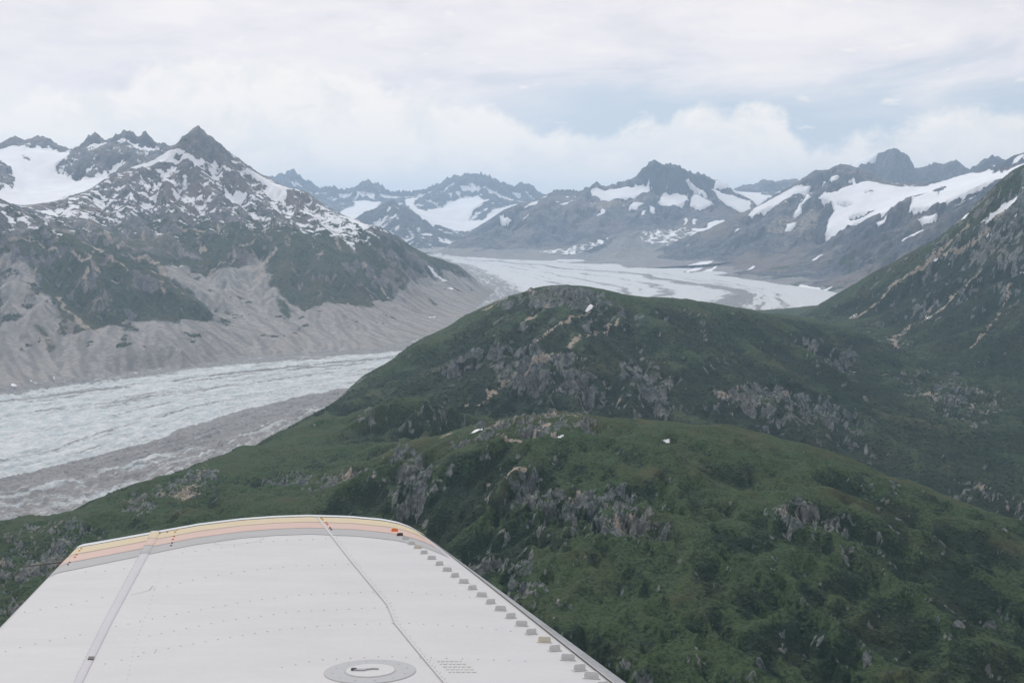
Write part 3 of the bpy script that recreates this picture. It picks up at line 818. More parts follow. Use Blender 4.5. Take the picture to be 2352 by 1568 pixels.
def back_left():
    g = Grid(-1.35, -0.20, 0.0013, 6300, 10500, 0.0030)
    skyline = L((-2000, 340, 9.0), (-1300, 300, 9.0), (-600, 330, 9.0), (-200, 320, 9.0), (0, 331, 9.0), (17, 320, 9.0), (37.6, 313, 9.0), (65, 322, 9.0), (85.5, 312, 9.0), (109, 315, 9.0), (130, 329, 8.95), (154, 339, 8.9), (171, 341, 8.85), (191, 330, 8.8), (201, 315, 8.8), (218.8, 303, 8.8), (235, 318, 8.8), (256, 318, 8.8),
                (266, 307, 8.8), (277, 312, 8.8), (281, 300, 8.8), (307, 304, 8.8), (321, 319, 8.8), (328, 305, 8.8), (336.7, 300.5, 8.8), (348, 318, 8.8), (365, 331, 8.8), (376, 325, 8.8), (382, 335, 8.8), (389, 327, 8.8), (400, 336, 8.8), (470, 350, 8.8), (560, 430, 8.8))
    lines = [skyline, shift(skyline, 0, 40, -14), shift(skyline, 0, 220, -170), shift(skyline, 0, -110, -50), shift(skyline, 0, 700, -450), L((-200, 350, 8.6), (0, 352, 8.6), (70, 348, 8.6), (150, 352, 8.5)), L((115, 371, 8.25), (160, 358, 8.25), (220, 352, 8.25), (290, 356, 8.2), (360, 362, 8.2)), L((118, 380, 8.1), (140, 402, 7.95), (180, 413, 7.9), (240, 408, 7.85), (330, 400, 7.8)),
             L((60, 395, 8.05), (60, 430, 7.5), (50, 470, 6.9)), L((150, 430, 7.6), (150, 462, 7.0)), L((0, 372, 7.9), (20, 385, 7.75), (34, 410, 7.5), (28, 440, 7.2)), L((-200, 400, 7.6), (-200, 470, 6.8)), L((-2000, 480, 7.0), (-1100, 470, 6.9)), L((-2000, 420, 7.8), (-1100, 400, 7.8)), L((250, 430, 7.4), (300, 440, 7.2)),
             L((0, 455, 7.0), (0, 490, 6.5), (150, 500, 6.4)), L((330, 420, 7.5), (450, 440, 7.5))]
    s = Survey(lines, 0.012, 0.0005)
    g.H = s(g.X, g.Y)
    X, Y = g.X, g.Y
    sn = np.zeros_like(X)
    bowl = g.area([(-1900, 380), (-600, 345), (0, 343), (30, 333), (70, 340), (130, 345), (165, 351), (150, 362), (133, 372), (128, 392), (140, 402), (165, 411), (180, 414), (215, 412), (245, 408), (260, 430), (164, 475), (45, 495), (0, 495), (-400, 480), (-1900, 470)], 25, 25, 80, 301)
    rocks = np.maximum(g.area([(0, 368), (20, 382), (35, 408), (28, 436), (12, 425), (0, 440), (-100, 440), (-100, 370)], 20, 30, 70, 302), g.area(r1((140, 370), (180, 375), (205, 400), (160, 395)), 15, 10, 50, 303))
    bowl = np.minimum(bowl, 1 - rocks)
    keep = 1 - sstep(bowl, 0.4, 0.7)
    oc = off_crest(g, [skyline])
    keep0 = keep
    keep = keep * oc
    g.H += keep * 14 * fbm(X, Y, 160, 4, 304)
    g.erode(260, 4, 0.28, 305, 0.15 + 0.85 * keep, 1.2)
    g.H += keep * 26 * (ridged(X, Y, 110, 4, 306) - 0.5) 
    spires(g, [skyline], 38, 62, 309)
    keep = keep0
    sl = g.slope()
    conc = g.blur(g.H, 8) - g.blur(g.H, 3)
    snow = 0.48 + 0.5 * fbm(X, Y, 110, 5, 307, 0.62) + 0.12 * unit(conc) - 0.40 * sstep(sl, 0.65, 1.3)
    snow = np.maximum(snow * keep, bowl * 1.1)
    m = terrain_mat('back_left_rock', 7.0, rock=((0.12, 0.126, 0.14), (0.24, 0.238, 0.243)), edge=0.4)
    z0 = np.zeros_like(X)
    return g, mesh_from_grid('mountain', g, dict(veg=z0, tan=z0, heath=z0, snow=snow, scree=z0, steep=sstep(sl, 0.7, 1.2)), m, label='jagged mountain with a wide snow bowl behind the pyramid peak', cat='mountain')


def far_range():
    g = Grid(-0.36, 0.16, 0.00085, 11200, 22000, 0.0026)
    sk = [(580, 420), (610, 405), (629, 406), (649, 396), (671, 388.5), (690, 403), (711, 417), (735, 432), (762, 425), (786, 434), (813, 429), (834, 418), (849, 412), (865, 420), (878, 425), (888, 437), (916, 437), (950, 437), (977, 434), (1001, 422), (1025, 410), (1052, 401), (1076, 399.5), (1104, 398.5),
          (1128, 406), (1155, 417), (1179, 427), (1196, 418), (1206, 425), (1218, 421), (1234, 434), (1249, 447), (1330, 455), (1450, 470)]
    skyline = [at(300, 430, 19.0)] + [at(u, v, 19.0) for u, v in sk]
    hill = L((760, 520, 14.2), (813, 499, 14.2), (847, 482, 14.2), (882, 461, 14.2), (909, 459, 14.1), (933, 475, 14.0), (950, 489, 13.8), (967, 509, 13.5), (984, 533, 13.1), (1001, 557, 12.6), (1008, 572, 12.2))
    spur = L((1070, 512, 15.6), (1104, 478, 16.2), (1124, 461, 16.6), (1140, 455, 17.0))
    lines = [skyline, shift(skyline, 0, 60, -25), shift(skyline, 0, -260, -130), shift(skyline, 0, 1500, -700), hill, shift(hill[:8], 150, 900, -130), spur,
             L((600, 480, 17), (700, 472, 17.6), (800, 466, 17.6), (890, 462, 17.6), (960, 458, 17.6), (1000, 482, 17.2), (1040, 478, 17.2), (1100, 452, 17.8), (1180, 462, 17.8), (1260, 480, 17.8)),
             L((700, 520, 15.2), (800, 515, 15.2)), L((950, 470, 16.4), (1010, 505, 15.6), (1060, 490, 16.2)), L((1000, 540, 13.8), (1050, 535, 14.2), (1100, 520, 14.8), (1150, 495, 15.8)),
             G((960, 574), (1030, 574)), L((800, 560, 12.8), (870, 540, 13.2), (900, 575, 12.3), (950, 570, 12.2)), L((1050, 555, 12.9), (1100, 545, 13.3)), [(-3500, 12000, 520), (-2500, 12000, 520)], [(2500, 13000, 700)]]
    s = Survey(lines, 0.008, 0.0005)
    g.H = s(g.X, g.Y)
    X, Y = g.X, g.Y
    snowf = np.maximum(g.area(r2((1030, 500), (1180, 465), (1110, 520), (1130, 560), (1190, 580), (1250, 560), (1340, 510), (1430, 490), (1550, 480), (1620, 500), (1500, 570), (1470, 640), (1560, 640), (1640, 560), (1720, 550), (1850, 530), (1700, 590), (1600, 650), (1500, 700), (1440, 720), (1350, 700), (1250, 680), (1150, 640), (1080, 560)), 60, 60, 300, 401),
                       g.area(r2((690, 510), (880, 515), (760, 600), (700, 640), (590, 595), (650, 560), (700, 545)), 60, 60, 300, 402))
    keep = 1 - sstep(snowf, 0.4, 0.7)
    crag = sstep(g.H, 1050, 1350)
    oc = off_crest(g, [skyline], 0.001, 0.02)
    g.H += oc * keep * 25 * fbm(X, Y, 500, 4, 404)
    g.erode(620, 4, 0.40, 405, oc * (0.2 + 0.8 * keep) * (0.6 + 0.6 * crag), 1.2)
    g.H += crag * keep * (0.3 + 0.7 * oc) * (60 * (ridged(X, Y, 260, 5, 406, 0.62) - 0.5) + 34 * (ridged(X, Y, 95, 3, 416, 0.6) - 0.5))
    spires(g, [skyline], 120, 130, 409, 0.01)
    sl = g.slope()
    conc = g.blur(g.H, 6) - g.blur(g.H, 1)
    n = fbm(X, Y, 350, 5, 407, 0.6)
    low = 1 - sstep(g.H, 900, 1150)
    snow = 0.36 + 0.20 * n + 0.17 * unit(conc) - 0.16 * sstep(sl, 0.9, 1.7) + 0.04 * low
    snow = np.maximum(snow, snowf)
    m = terrain_mat('far_range_rock', 12.0, rock=((0.045, 0.056, 0.078), (0.105, 0.117, 0.14)), warm_amt=0.1, edge=0.4)
    z0 = np.zeros_like(X)
    return g, mesh_from_grid('mountain_range', g, dict(veg=z0, tan=z0, heath=z0, snow=snow, scree=z0), m, label='farthest bluish mountain range with serrated crest and snow couloirs', cat='mountain range')


def central_mountain():
    g = Grid(-0.14, 0.36, 0.0009, 9300, 18500, 0.0027)
    sk = L((1012, 573, 11.7), (1053, 547, 12.0), (1087, 526, 12.2), (1121, 506, 12.4), (1162, 482, 12.6), (1206, 469, 12.8), (1241, 454, 13.0), (1275, 436, 13.1), (1295, 437, 13.1), (1312, 435, 13.1), (1326, 439, 13.1), (1350, 429, 13.1), (1367, 416, 13.1), (1384, 427, 13.1), (1411, 421, 13.1), (1439, 413, 13.1), (1459, 412, 13.1), (1470, 393, 13.1),
           (1490, 374, 13.1), (1504, 369, 13.1), (1521, 378, 13.1), (1541, 376, 13.1), (1562, 383, 13.1), (1572, 389, 13.1), (1593, 396, 13.1), (1620, 398, 13.1), (1627, 407, 13.1), (1654, 413, 13.1), (1671, 424, 13.1), (1685, 435, 13.1))
    col = L((1685, 437, 13.3), (1720, 448, 13.6), (1770, 455, 13.8), (1830, 460, 14))
    small = L((1680, 436, 16.8), (1692, 434, 16.8), (1709, 423, 16.8), (1729, 426, 16.8), (1750, 413, 16.8), (1770, 416, 16.8), (1798, 415, 16.8), (1822, 411, 16.8), (1835, 415, 16.8), (1950, 425, 16.8))
    lines = [sk, shift(sk, 0, 40, -16), shift(sk[7:], 0, -140, -62), shift(sk, 0, 1100, -480), col, small, shift(small, 0, 900, -400), shift(small, 0, -900, -260), L((1700, 440, 15), (1800, 446, 15)),
             L((1400, 440, 12.9), (1440, 428, 12.9), (1500, 425, 12.85), (1560, 430, 12.8)), L((1350, 434, 12.9), (1400, 455, 12.6), (1480, 445, 12.6)),
             L((1120, 525, 12.0), (1165, 500, 12.05), (1220, 487, 12.1), (1300, 488, 12.1), (1360, 498, 12.05), (1420, 480, 12.2), (1480, 476, 12.2), (1560, 478, 12.2), (1640, 488, 12.2)),
             L((1060, 576, 11.25), (1130, 570, 11.25), (1200, 568, 11.2), (1300, 566, 11.2), (1350, 560, 11.2), (1400, 545, 11.3), (1440, 528, 11.5), (1520, 522, 11.6), (1600, 516, 11.6), (1660, 505, 11.6)),
             G((1005, 580), (1030, 587), (1150, 594), (1250, 600), (1320, 604), (1400, 609), (1500, 619), (1560, 626), (1620, 628), (1700, 640)),
             L((1330, 600, 10.35), (1370, 578, 10.5), (1430, 552, 10.7), (1470, 530, 11.1)), L((1420, 590, 10.2), (1500, 580, 10.25), (1560, 590, 10.0)), L((1480, 545, 10.9), (1550, 548, 10.9), (1620, 540, 10.9)),
             L((1600, 570, 10.4), (1660, 560, 10.4)), L((1700, 500, 11.8), (1760, 490, 12.2)), [(-900, 13500, 500), (-900, 15000, 500)], shift(G((1030, 587), (1300, 603), (1560, 626), (1700, 640)), 0, -700, -70)]
    s = Survey(lines, 0.008, 0.0005)
    g.H = s(g.X, g.Y)
    X, Y = g.X, g.Y
    sn = np.zeros_like(X)
    for p in (r3((600, 455), (680, 425), (900, 410), (1000, 405), (1005, 450), (900, 480), (750, 507), (690, 505)), r3((1060, 525), (1090, 450), (1120, 440), (1150, 460), (1250, 460), (1270, 500), (1200, 548), (1100, 540)), r3((1280, 470), (1310, 445), (1360, 480), (1440, 520), (1350, 562), (1280, 540)),
              r3((1236, 340), (1262, 350), (1405, 470), (1380, 480)), r3((1410, 428), (1450, 430), (1600, 490), (1690, 520), (1680, 572), (1630, 582), (1500, 520)), r3((1430, 410), (1700, 430), (1830, 478), (1740, 560), (1640, 470)), r3((855, 545), (890, 512), (965, 525), (920, 562)),
              r3((655, 625), (680, 560), (720, 575), (690, 605)), r3((1390, 660), (1450, 638), (1520, 640), (1500, 690), (1440, 730), (1380, 740), (1280, 700), (1390, 690)), r3((1230, 850), (1280, 825), (1380, 810), (1340, 860), (1290, 885)), r3((1100, 875), (1130, 845), (1210, 850), (1160, 870)),
              r3((1250, 980), (1350, 920), (1440, 910), (1390, 950), (1260, 995)), r3((1370, 990), (1470, 940), (1440, 985)), r3((945, 600), (950, 572), (975, 575), (970, 605)), r3((1000, 590), (1010, 553), (1055, 553), (1035, 590)), r3((1230, 670), (1240, 625), (1262, 640), (1250, 665)), r3((1290, 670), (1310, 632), (1330, 640), (1310, 670)),
              r3((0, 650), (10, 610), (40, 620), (80, 630), (30, 660)), r3((145, 655), (160, 620), (205, 585), (180, 620)), r3((150, 545), (260, 515), (250, 540)), r3((390, 535), (460, 515), (510, 500), (460, 530)), r3((720, 775), (715, 755), (728, 735), (732, 770))):
        sn = np.maximum(sn, g.area(p, 30, 30, 140, 501))
    keep = 1 - sstep(sn, 0.45, 0.8)
    ice = ICE0 + ICES * Y
    up = sstep(g.H - ice, 15, 200)
    high = sstep(g.H, 1120, 1350)
    oc = off_crest(g, [sk, small], 0.001, 0.018)
    g.H += oc * up * keep * 20 * fbm(X, Y, 420, 4, 504)
    g.erode(460, 4, 0.28, 505, oc * (0.12 + 0.88 * keep) * (0.2 + 0.8 * up), 1.2)
    g.H += high * keep * (0.35 + 0.65 * oc) * (30 * (ridged(X, Y, 160, 5, 506, 0.58) - 0.5) + 22 * (ridged(X, Y, 70, 3, 516, 0.6) - 0.5))
    stp = sstep(g.blur(g.slope(), 3), 0.55, 0.85)
    g.erode(150, 2, 0.34, 521, oc * stp * keep, 1.3, 1)
    spires(g, [sk[7:]], 58, 90, 509, 0.008)
    spires(g, [small], 55, 150, 510, 0.01)
    sl = g.slope()
    n = fbm(X, Y, 300, 5, 507, 0.6)
    conc = g.blur(g.H, 8) - g.blur(g.H, 2)
    pat = 0.5 * fbm(X, Y, 260, 4, 517, 0.6) + 0.7 * fbm(X, Y, 95, 4, 518, 0.62)
    zone = sstep(g.H, 950, 1130) * (1 - 0.6 * sstep(g.H, 1380, 1500))
    snow = np.maximum(sn, (0.36 + 0.75 * pat + 0.07 * unit(conc) - 0.26 * sstep(sl, 0.6, 1.1)) * zone)
    snow = np.maximum(snow, 0.20 + 0.42 * n - 0.2 * sstep(sl, 0.8, 1.4))
    scree = sstep(ice + 60 + 60 * n - g.H, -20, 20) + g.area([(1330, 604), (1400, 560), (1460, 530), (1560, 530), (1650, 530), (1620, 600), (1560, 628)], 60, 60, 200, 511)
    # hanging ice below the upper snowfield
    icef = np.maximum(g.area(r3((930, 720), (1050, 700), (1200, 690), (1330, 700), (1370, 740), (1250, 780), (1120, 835), (1000, 820), (920, 770)), 50, 40, 150, 512), g.area(r3((230, 860), (330, 840), (480, 820), (620, 785), (740, 745), (720, 800), (600, 860), (480, 880)), 50, 40, 150, 513))
    snow = np.maximum(snow, icef * (0.50 + 0.5 * fbm(X * 2, Y * 2, 160, 4, 514)))
    g.H += sstep(icef, 0.4, 0.8) * 14 * ridged(X, Y, 90, 4, 515)
    tan = 0.55 * g.area(r3((380, 560), (500, 520), (800, 505), (1000, 460), (1060, 500), (850, 560), (640, 600), (600, 560)), 80, 90, 250, 516)
    m = terrain_mat('central_mountain_rock', 10.0, rock=((0.066, 0.080, 0.112), (0.15, 0.162, 0.188)), warm=(0.235, 0.195, 0.17), warm_amt=0.6, edge=0.4, scree=((0.15, 0.152, 0.16), (0.225, 0.222, 0.225)))
    z0 = np.zeros_like(X)
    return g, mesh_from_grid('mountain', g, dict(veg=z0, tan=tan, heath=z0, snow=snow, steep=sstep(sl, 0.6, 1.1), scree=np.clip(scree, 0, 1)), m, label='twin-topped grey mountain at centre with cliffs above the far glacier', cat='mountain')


def right_mountain():
    g = Grid(0.075, 1.2, 0.00095, 6300, 13000, 0.0027)
    spur = G((1579, 612)) + L((1616, 571, 9.9), (1668, 509, 10.3), (1695, 492, 10.5), (1739, 472, 10.6), (1780, 448, 10.75), (1808, 431, 10.85), (1838, 413, 10.95), (1856, 403, 11.0), (1871, 391, 11.0), (1890, 395, 11.0), (1910, 384, 11.0), (1927, 377, 11.0), (1948, 384, 11.0), (1992, 396, 10.9), (2026, 415, 10.7), (2054, 427, 10.5),
                             (2095, 427, 10.3), (2136, 424, 10.1), (2180, 410, 9.9), (2231, 396, 9.7), (2290, 389, 9.5))
    rock = L((2290, 389, 9.5), (2310, 368, 9.3), (2331, 355, 9.2), (2352, 350, 9.2), (2450, 330, 9.2), (2700, 320, 9.2), (3300, 330, 9.2), (3900, 350, 9.2))
    rim = L((1896, 552, 9.3), (1958, 524, 9.0), (2026, 490, 8.7), (2081, 460, 8.5), (2129, 443, 8.4), (2200, 430, 8.3), (2280, 402, 8.2), (2352, 378, 8.1), (2600, 330, 8.0), (3300, 340, 8.0), (3900, 370, 8.0))
    lines = [spur, rock, rim, shift(spur[3:15], 0, 40, -14), shift(spur[3:], 0, 700, -300), shift(L((1330, 602, 10.4), (1400, 570, 10.7), (1470, 540, 11.2), (1530, 525, 11.6), (1600, 505, 12.0)), 0, 0, -110), shift(G((1180, 596), (1330, 604)), 0, 0, -70), shift(rock, 0, 900, -350), shift(rim[:6], 0, 160, -30),
             L((1880, 455, 10.25), (1890, 470, 10.15), (1912, 500, 9.8), (1895, 530, 9.5)), L((1960, 440, 10.1), (2000, 470, 9.6), (1980, 500, 9.35)), L((2100, 440, 9.7), (2100, 455, 9.0)), L((2250, 405, 9.3), (2330, 385, 8.9)),
             L((1840, 440, 10.6), (1835, 490, 10.1), (1840, 540, 9.6), (1850, 580, 9.2)), L((1750, 500, 10.2), (1750, 550, 9.7), (1730, 600, 9.2)), L((1660, 560, 9.9), (1650, 600, 9.5)),
             G((1579, 612), (1600, 628), (1660, 633), (1740, 645), (1800, 655), (1850, 662), (1920, 673), (2000, 690), (2100, 700)),
             L((1950, 560, 8.6), (1900, 600, 8.3), (1880, 640, 7.9)), L((2080, 500, 8.2), (2020, 560, 8.0), (1960, 620, 7.7)), L((2200, 460, 7.9), (2150, 520, 7.6), (2080, 600, 7.2)), L((2352, 400, 7.8), (2300, 460, 7.5), (2352, 560, 7.0)),
             shift(G((1579, 612), (1740, 645), (1920, 673), (2100, 700)), 0, -700, -90), [(3600, 6500, 600), (5500, 6500, 700), (7800, 6500, 700)], [(1700, 12500, 800), (4000, 12500, 900), (9000, 12500, 900), (14000, 12500, 900)]]
    s = Survey(lines, 0.010, 0.0005)
    g.H = s(g.X, g.Y)
    X, Y = g.X, g.Y
    sn = np.zeros_like(X)
    for p in (r4((965, 495), (1000, 455), (1100, 440), (1200, 400), (1300, 378), (1400, 390), (1500, 414), (1600, 411), (1720, 404), (1850, 364), (2000, 324), (2150, 300), (2200, 322), (2352, 258), (2352, 292), (2250, 350), (2100, 390), (2000, 440), (1850, 510), (1700, 560), (1580, 560), (1590, 520), (1700, 455), (1560, 490), (1440, 570), (1340, 610), (1240, 650), (1150, 700), (1050, 750), (1020, 745), (1030, 640), (1080, 570), (1060, 545), (1030, 520)),
              r4((490, 610), (560, 550), (680, 490), (800, 420), (920, 400), (900, 440), (800, 470), (760, 500), (640, 560), (520, 620)), r4((800, 600), (830, 540), (900, 460), (930, 470), (860, 530), (855, 590), (810, 610)), r4((740, 705), (760, 660), (830, 645), (800, 690)), r4((1340, 690), (1370, 655), (1435, 632), (1390, 675)),
              r4((1505, 785), (1540, 755), (1700, 688), (1620, 750), (1560, 770)), r4((1620, 670), (1700, 610), (1785, 578), (1750, 620)), r4((75, 985), (170, 920), (265, 912), (200, 960), (90, 995)), r4((180, 990), (300, 938), (260, 985)), r4((400, 710), (450, 680), (470, 678), (430, 705)),
              r4((920, 918), (960, 890), (1000, 872), (960, 905)), r4((670, 1070), (760, 1090), (830, 1095), (860, 1070), (960, 1095), (1000, 1110), (1080, 1070), (1040, 1110), (900, 1130), (700, 1110)), r4((480, 975), (530, 948), (550, 950), (520, 968)), r4((1040, 365), (1060, 345), (1115, 335), (1080, 370)), r4((1190, 345), (1210, 350), (1235, 400), (1210, 405)),
              r4((2275, 265), (2290, 220), (2352, 195), (2352, 240))):
        sn = np.maximum(sn, g.area(p, 22, 24, 110, 601))
    sn = np.minimum(sn, 1 - np.maximum.reduce([g.area(r4(*q), 14, 14, 60, 602) for q in (((1100, 530), (1150, 522), (1215, 528), (1160, 545)), ((1740, 440), (1800, 410), (1835, 412), (1780, 465)), ((1280, 445), (1340, 446), (1330, 455), (1290, 453)), ((1180, 620), (1250, 590), (1350, 580), (1270, 625), (1190, 640)))]))
    keep = 1 - sstep(sn, 0.45, 0.8)
    ice = ICE0 + ICES * Y
    up = sstep(g.H - ice, 10, 160)
    oc = off_crest(g, [spur[1:], rock], 0.001, 0.018)
    g.H += oc * up * keep * 16 * fbm(X, Y, 340, 4, 604)
    g.erode(380, 4, 0.25, 605, oc * (0.1 + 0.9 * keep) * (0.2 + 0.8 * up), 1.1)
    g.H += sstep(g.H, 1180, 1350) * keep * (0.35 + 0.65 * oc) * 28 * (ridged(X, Y, 110, 5, 606, 0.6) - 0.5)
    stp = sstep(g.blur(g.slope(), 3), 0.5, 0.8)
    g.erode(120, 2, 0.32, 621, oc * stp * keep, 1.3, 1)
    spires(g, [spur[5:15]], 48, 80, 609, 0.007)
    n = fbm(X, Y, 240, 5, 607, 0.6)
    sl = g.slope()
    conc = g.blur(g.H, 8) - g.blur(g.H, 2)
    pat = 0.5 * fbm(X, Y, 220, 4, 617, 0.6) + 0.7 * fbm(X, Y, 80, 4, 618, 0.62)
    zone = sstep(g.H, 900, 1080) * (1 - 0.6 * sstep(g.H, 1330, 1450))
    snow = np.maximum(sn, (0.35 + 0.75 * pat + 0.07 * unit(conc) - 0.26 * sstep(sl, 0.6, 1.1)) * zone)
    snow = np.maximum(snow, 0.20 + 0.42 * n - 0.15 * sstep(sl, 0.8, 1.4))
    scree = sstep(ice + 30 + 50 * n - g.H, -20, 20)
    veg = np.clip(0.5 + 1.2 * (fbm(X, Y, 200, 4, 611) - 0.32), 0, 1) * sstep(900 - g.H, 0, 100) * sstep(9000 - Y, 0, 500)
    tan = 0.50 * g.area(r4((640, 640), (820, 560), (950, 560), (1010, 640), (960, 760), (800, 740), (560, 760)), 60, 90, 200, 612)
    m = terrain_mat('right_mountain_rock', 7.5, rock=((0.066, 0.080, 0.108), (0.15, 0.162, 0.184)), warm=(0.225, 0.18, 0.15), warm_amt=0.65, edge=0.4, scree=((0.16, 0.16, 0.168), (0.24, 0.236, 0.238)))
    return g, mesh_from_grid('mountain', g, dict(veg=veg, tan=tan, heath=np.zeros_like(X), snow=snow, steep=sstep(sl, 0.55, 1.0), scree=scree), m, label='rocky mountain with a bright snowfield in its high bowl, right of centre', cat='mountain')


def back_right():
    g = Grid(0.30, 0.95, 0.0009, 11000, 16500, 0.0028)
    dome = L((1900, 410, 14.2), (1946, 389, 14.2), (1958, 374, 14.2), (2016, 351, 14.1), (2040, 346, 14.0), (2054, 341, 14.0), (2074, 349, 14.0), (2086, 366, 14.0), (2098, 390, 14.0), (2122, 384, 14.0), (2149, 372, 14.0), (2163, 378, 14.0), (2192, 365, 14.0), (2211, 379, 14.0), (2225, 391, 14.0), (2300, 405, 14.0), (2700, 400, 14.0), (3300, 380, 14.0))
    tooth = L((2200, 402, 12.2), (2228, 389, 12.2), (2248, 376, 12.2), (2269, 358, 12.2), (2279, 355, 12.2), (2307, 369, 12.2), (2350, 380, 12.2), (2500, 400, 12.2), (3300, 410, 12.2))
    lines = [dome, shift(dome, 0, 45, -16), shift(dome[4:], 0, -170, -110), shift(dome, 0, 1300, -600), L((1950, 430, 13.1), (2050, 450, 13.2), (2150, 445, 13.2), (2230, 430, 13.0)), tooth, shift(tooth, 0, 500, -250), shift(tooth, 0, -400, -260), [(3200, 11200, 1000), (5000, 11200, 1000), (6500, 11200, 1000), (11000, 11200, 1000)], [(11500, 14000, 1300)]]
    s = Survey(lines, 0.008, 0.0005)
    g.H = s(g.X, g.Y)
    X, Y = g.X, g.Y
    sn = np.maximum(g.area(r4((1165, 300), (1200, 250), (1370, 188), (1360, 225), (1290, 270), (1210, 305)), 30, 20, 100, 701), g.area(r4((2135, 255), (2160, 262), (2210, 265), (2230, 245), (2190, 300), (2150, 300)), 25, 15, 80, 702))
    keep = 1 - sstep(sn, 0.45, 0.8)
    oc = off_crest(g, [dome, tooth], 0.001, 0.016)
    g.erode(420, 4, 0.36, 705, oc * (0.1 + 0.9 * keep), 1.4)
    g.H += keep * (0.3 + 0.7 * oc) * 45 * (ridged(X, Y, 190, 5, 706, 0.58) - 0.5)
    spires(g, [dome[4:], tooth], 56, 90, 709, 0.008)
    n = fbm(X, Y, 200, 5, 707, 0.6)
    snow = np.maximum(sn, 0.16 + 0.42 * n)
    m = terrain_mat('back_right_rock', 10.0, rock=((0.065, 0.075, 0.095), (0.13, 0.14, 0.155)), warm_amt=0.15, edge=0.4)
    z0 = np.zeros_like(X)
    return g, mesh_from_grid('mountain', g, dict(veg=z0, tan=z0, heath=z0, snow=snow, scree=z0), m, label='steep blue-grey rock dome beyond the high snow bowl', cat='mountain')


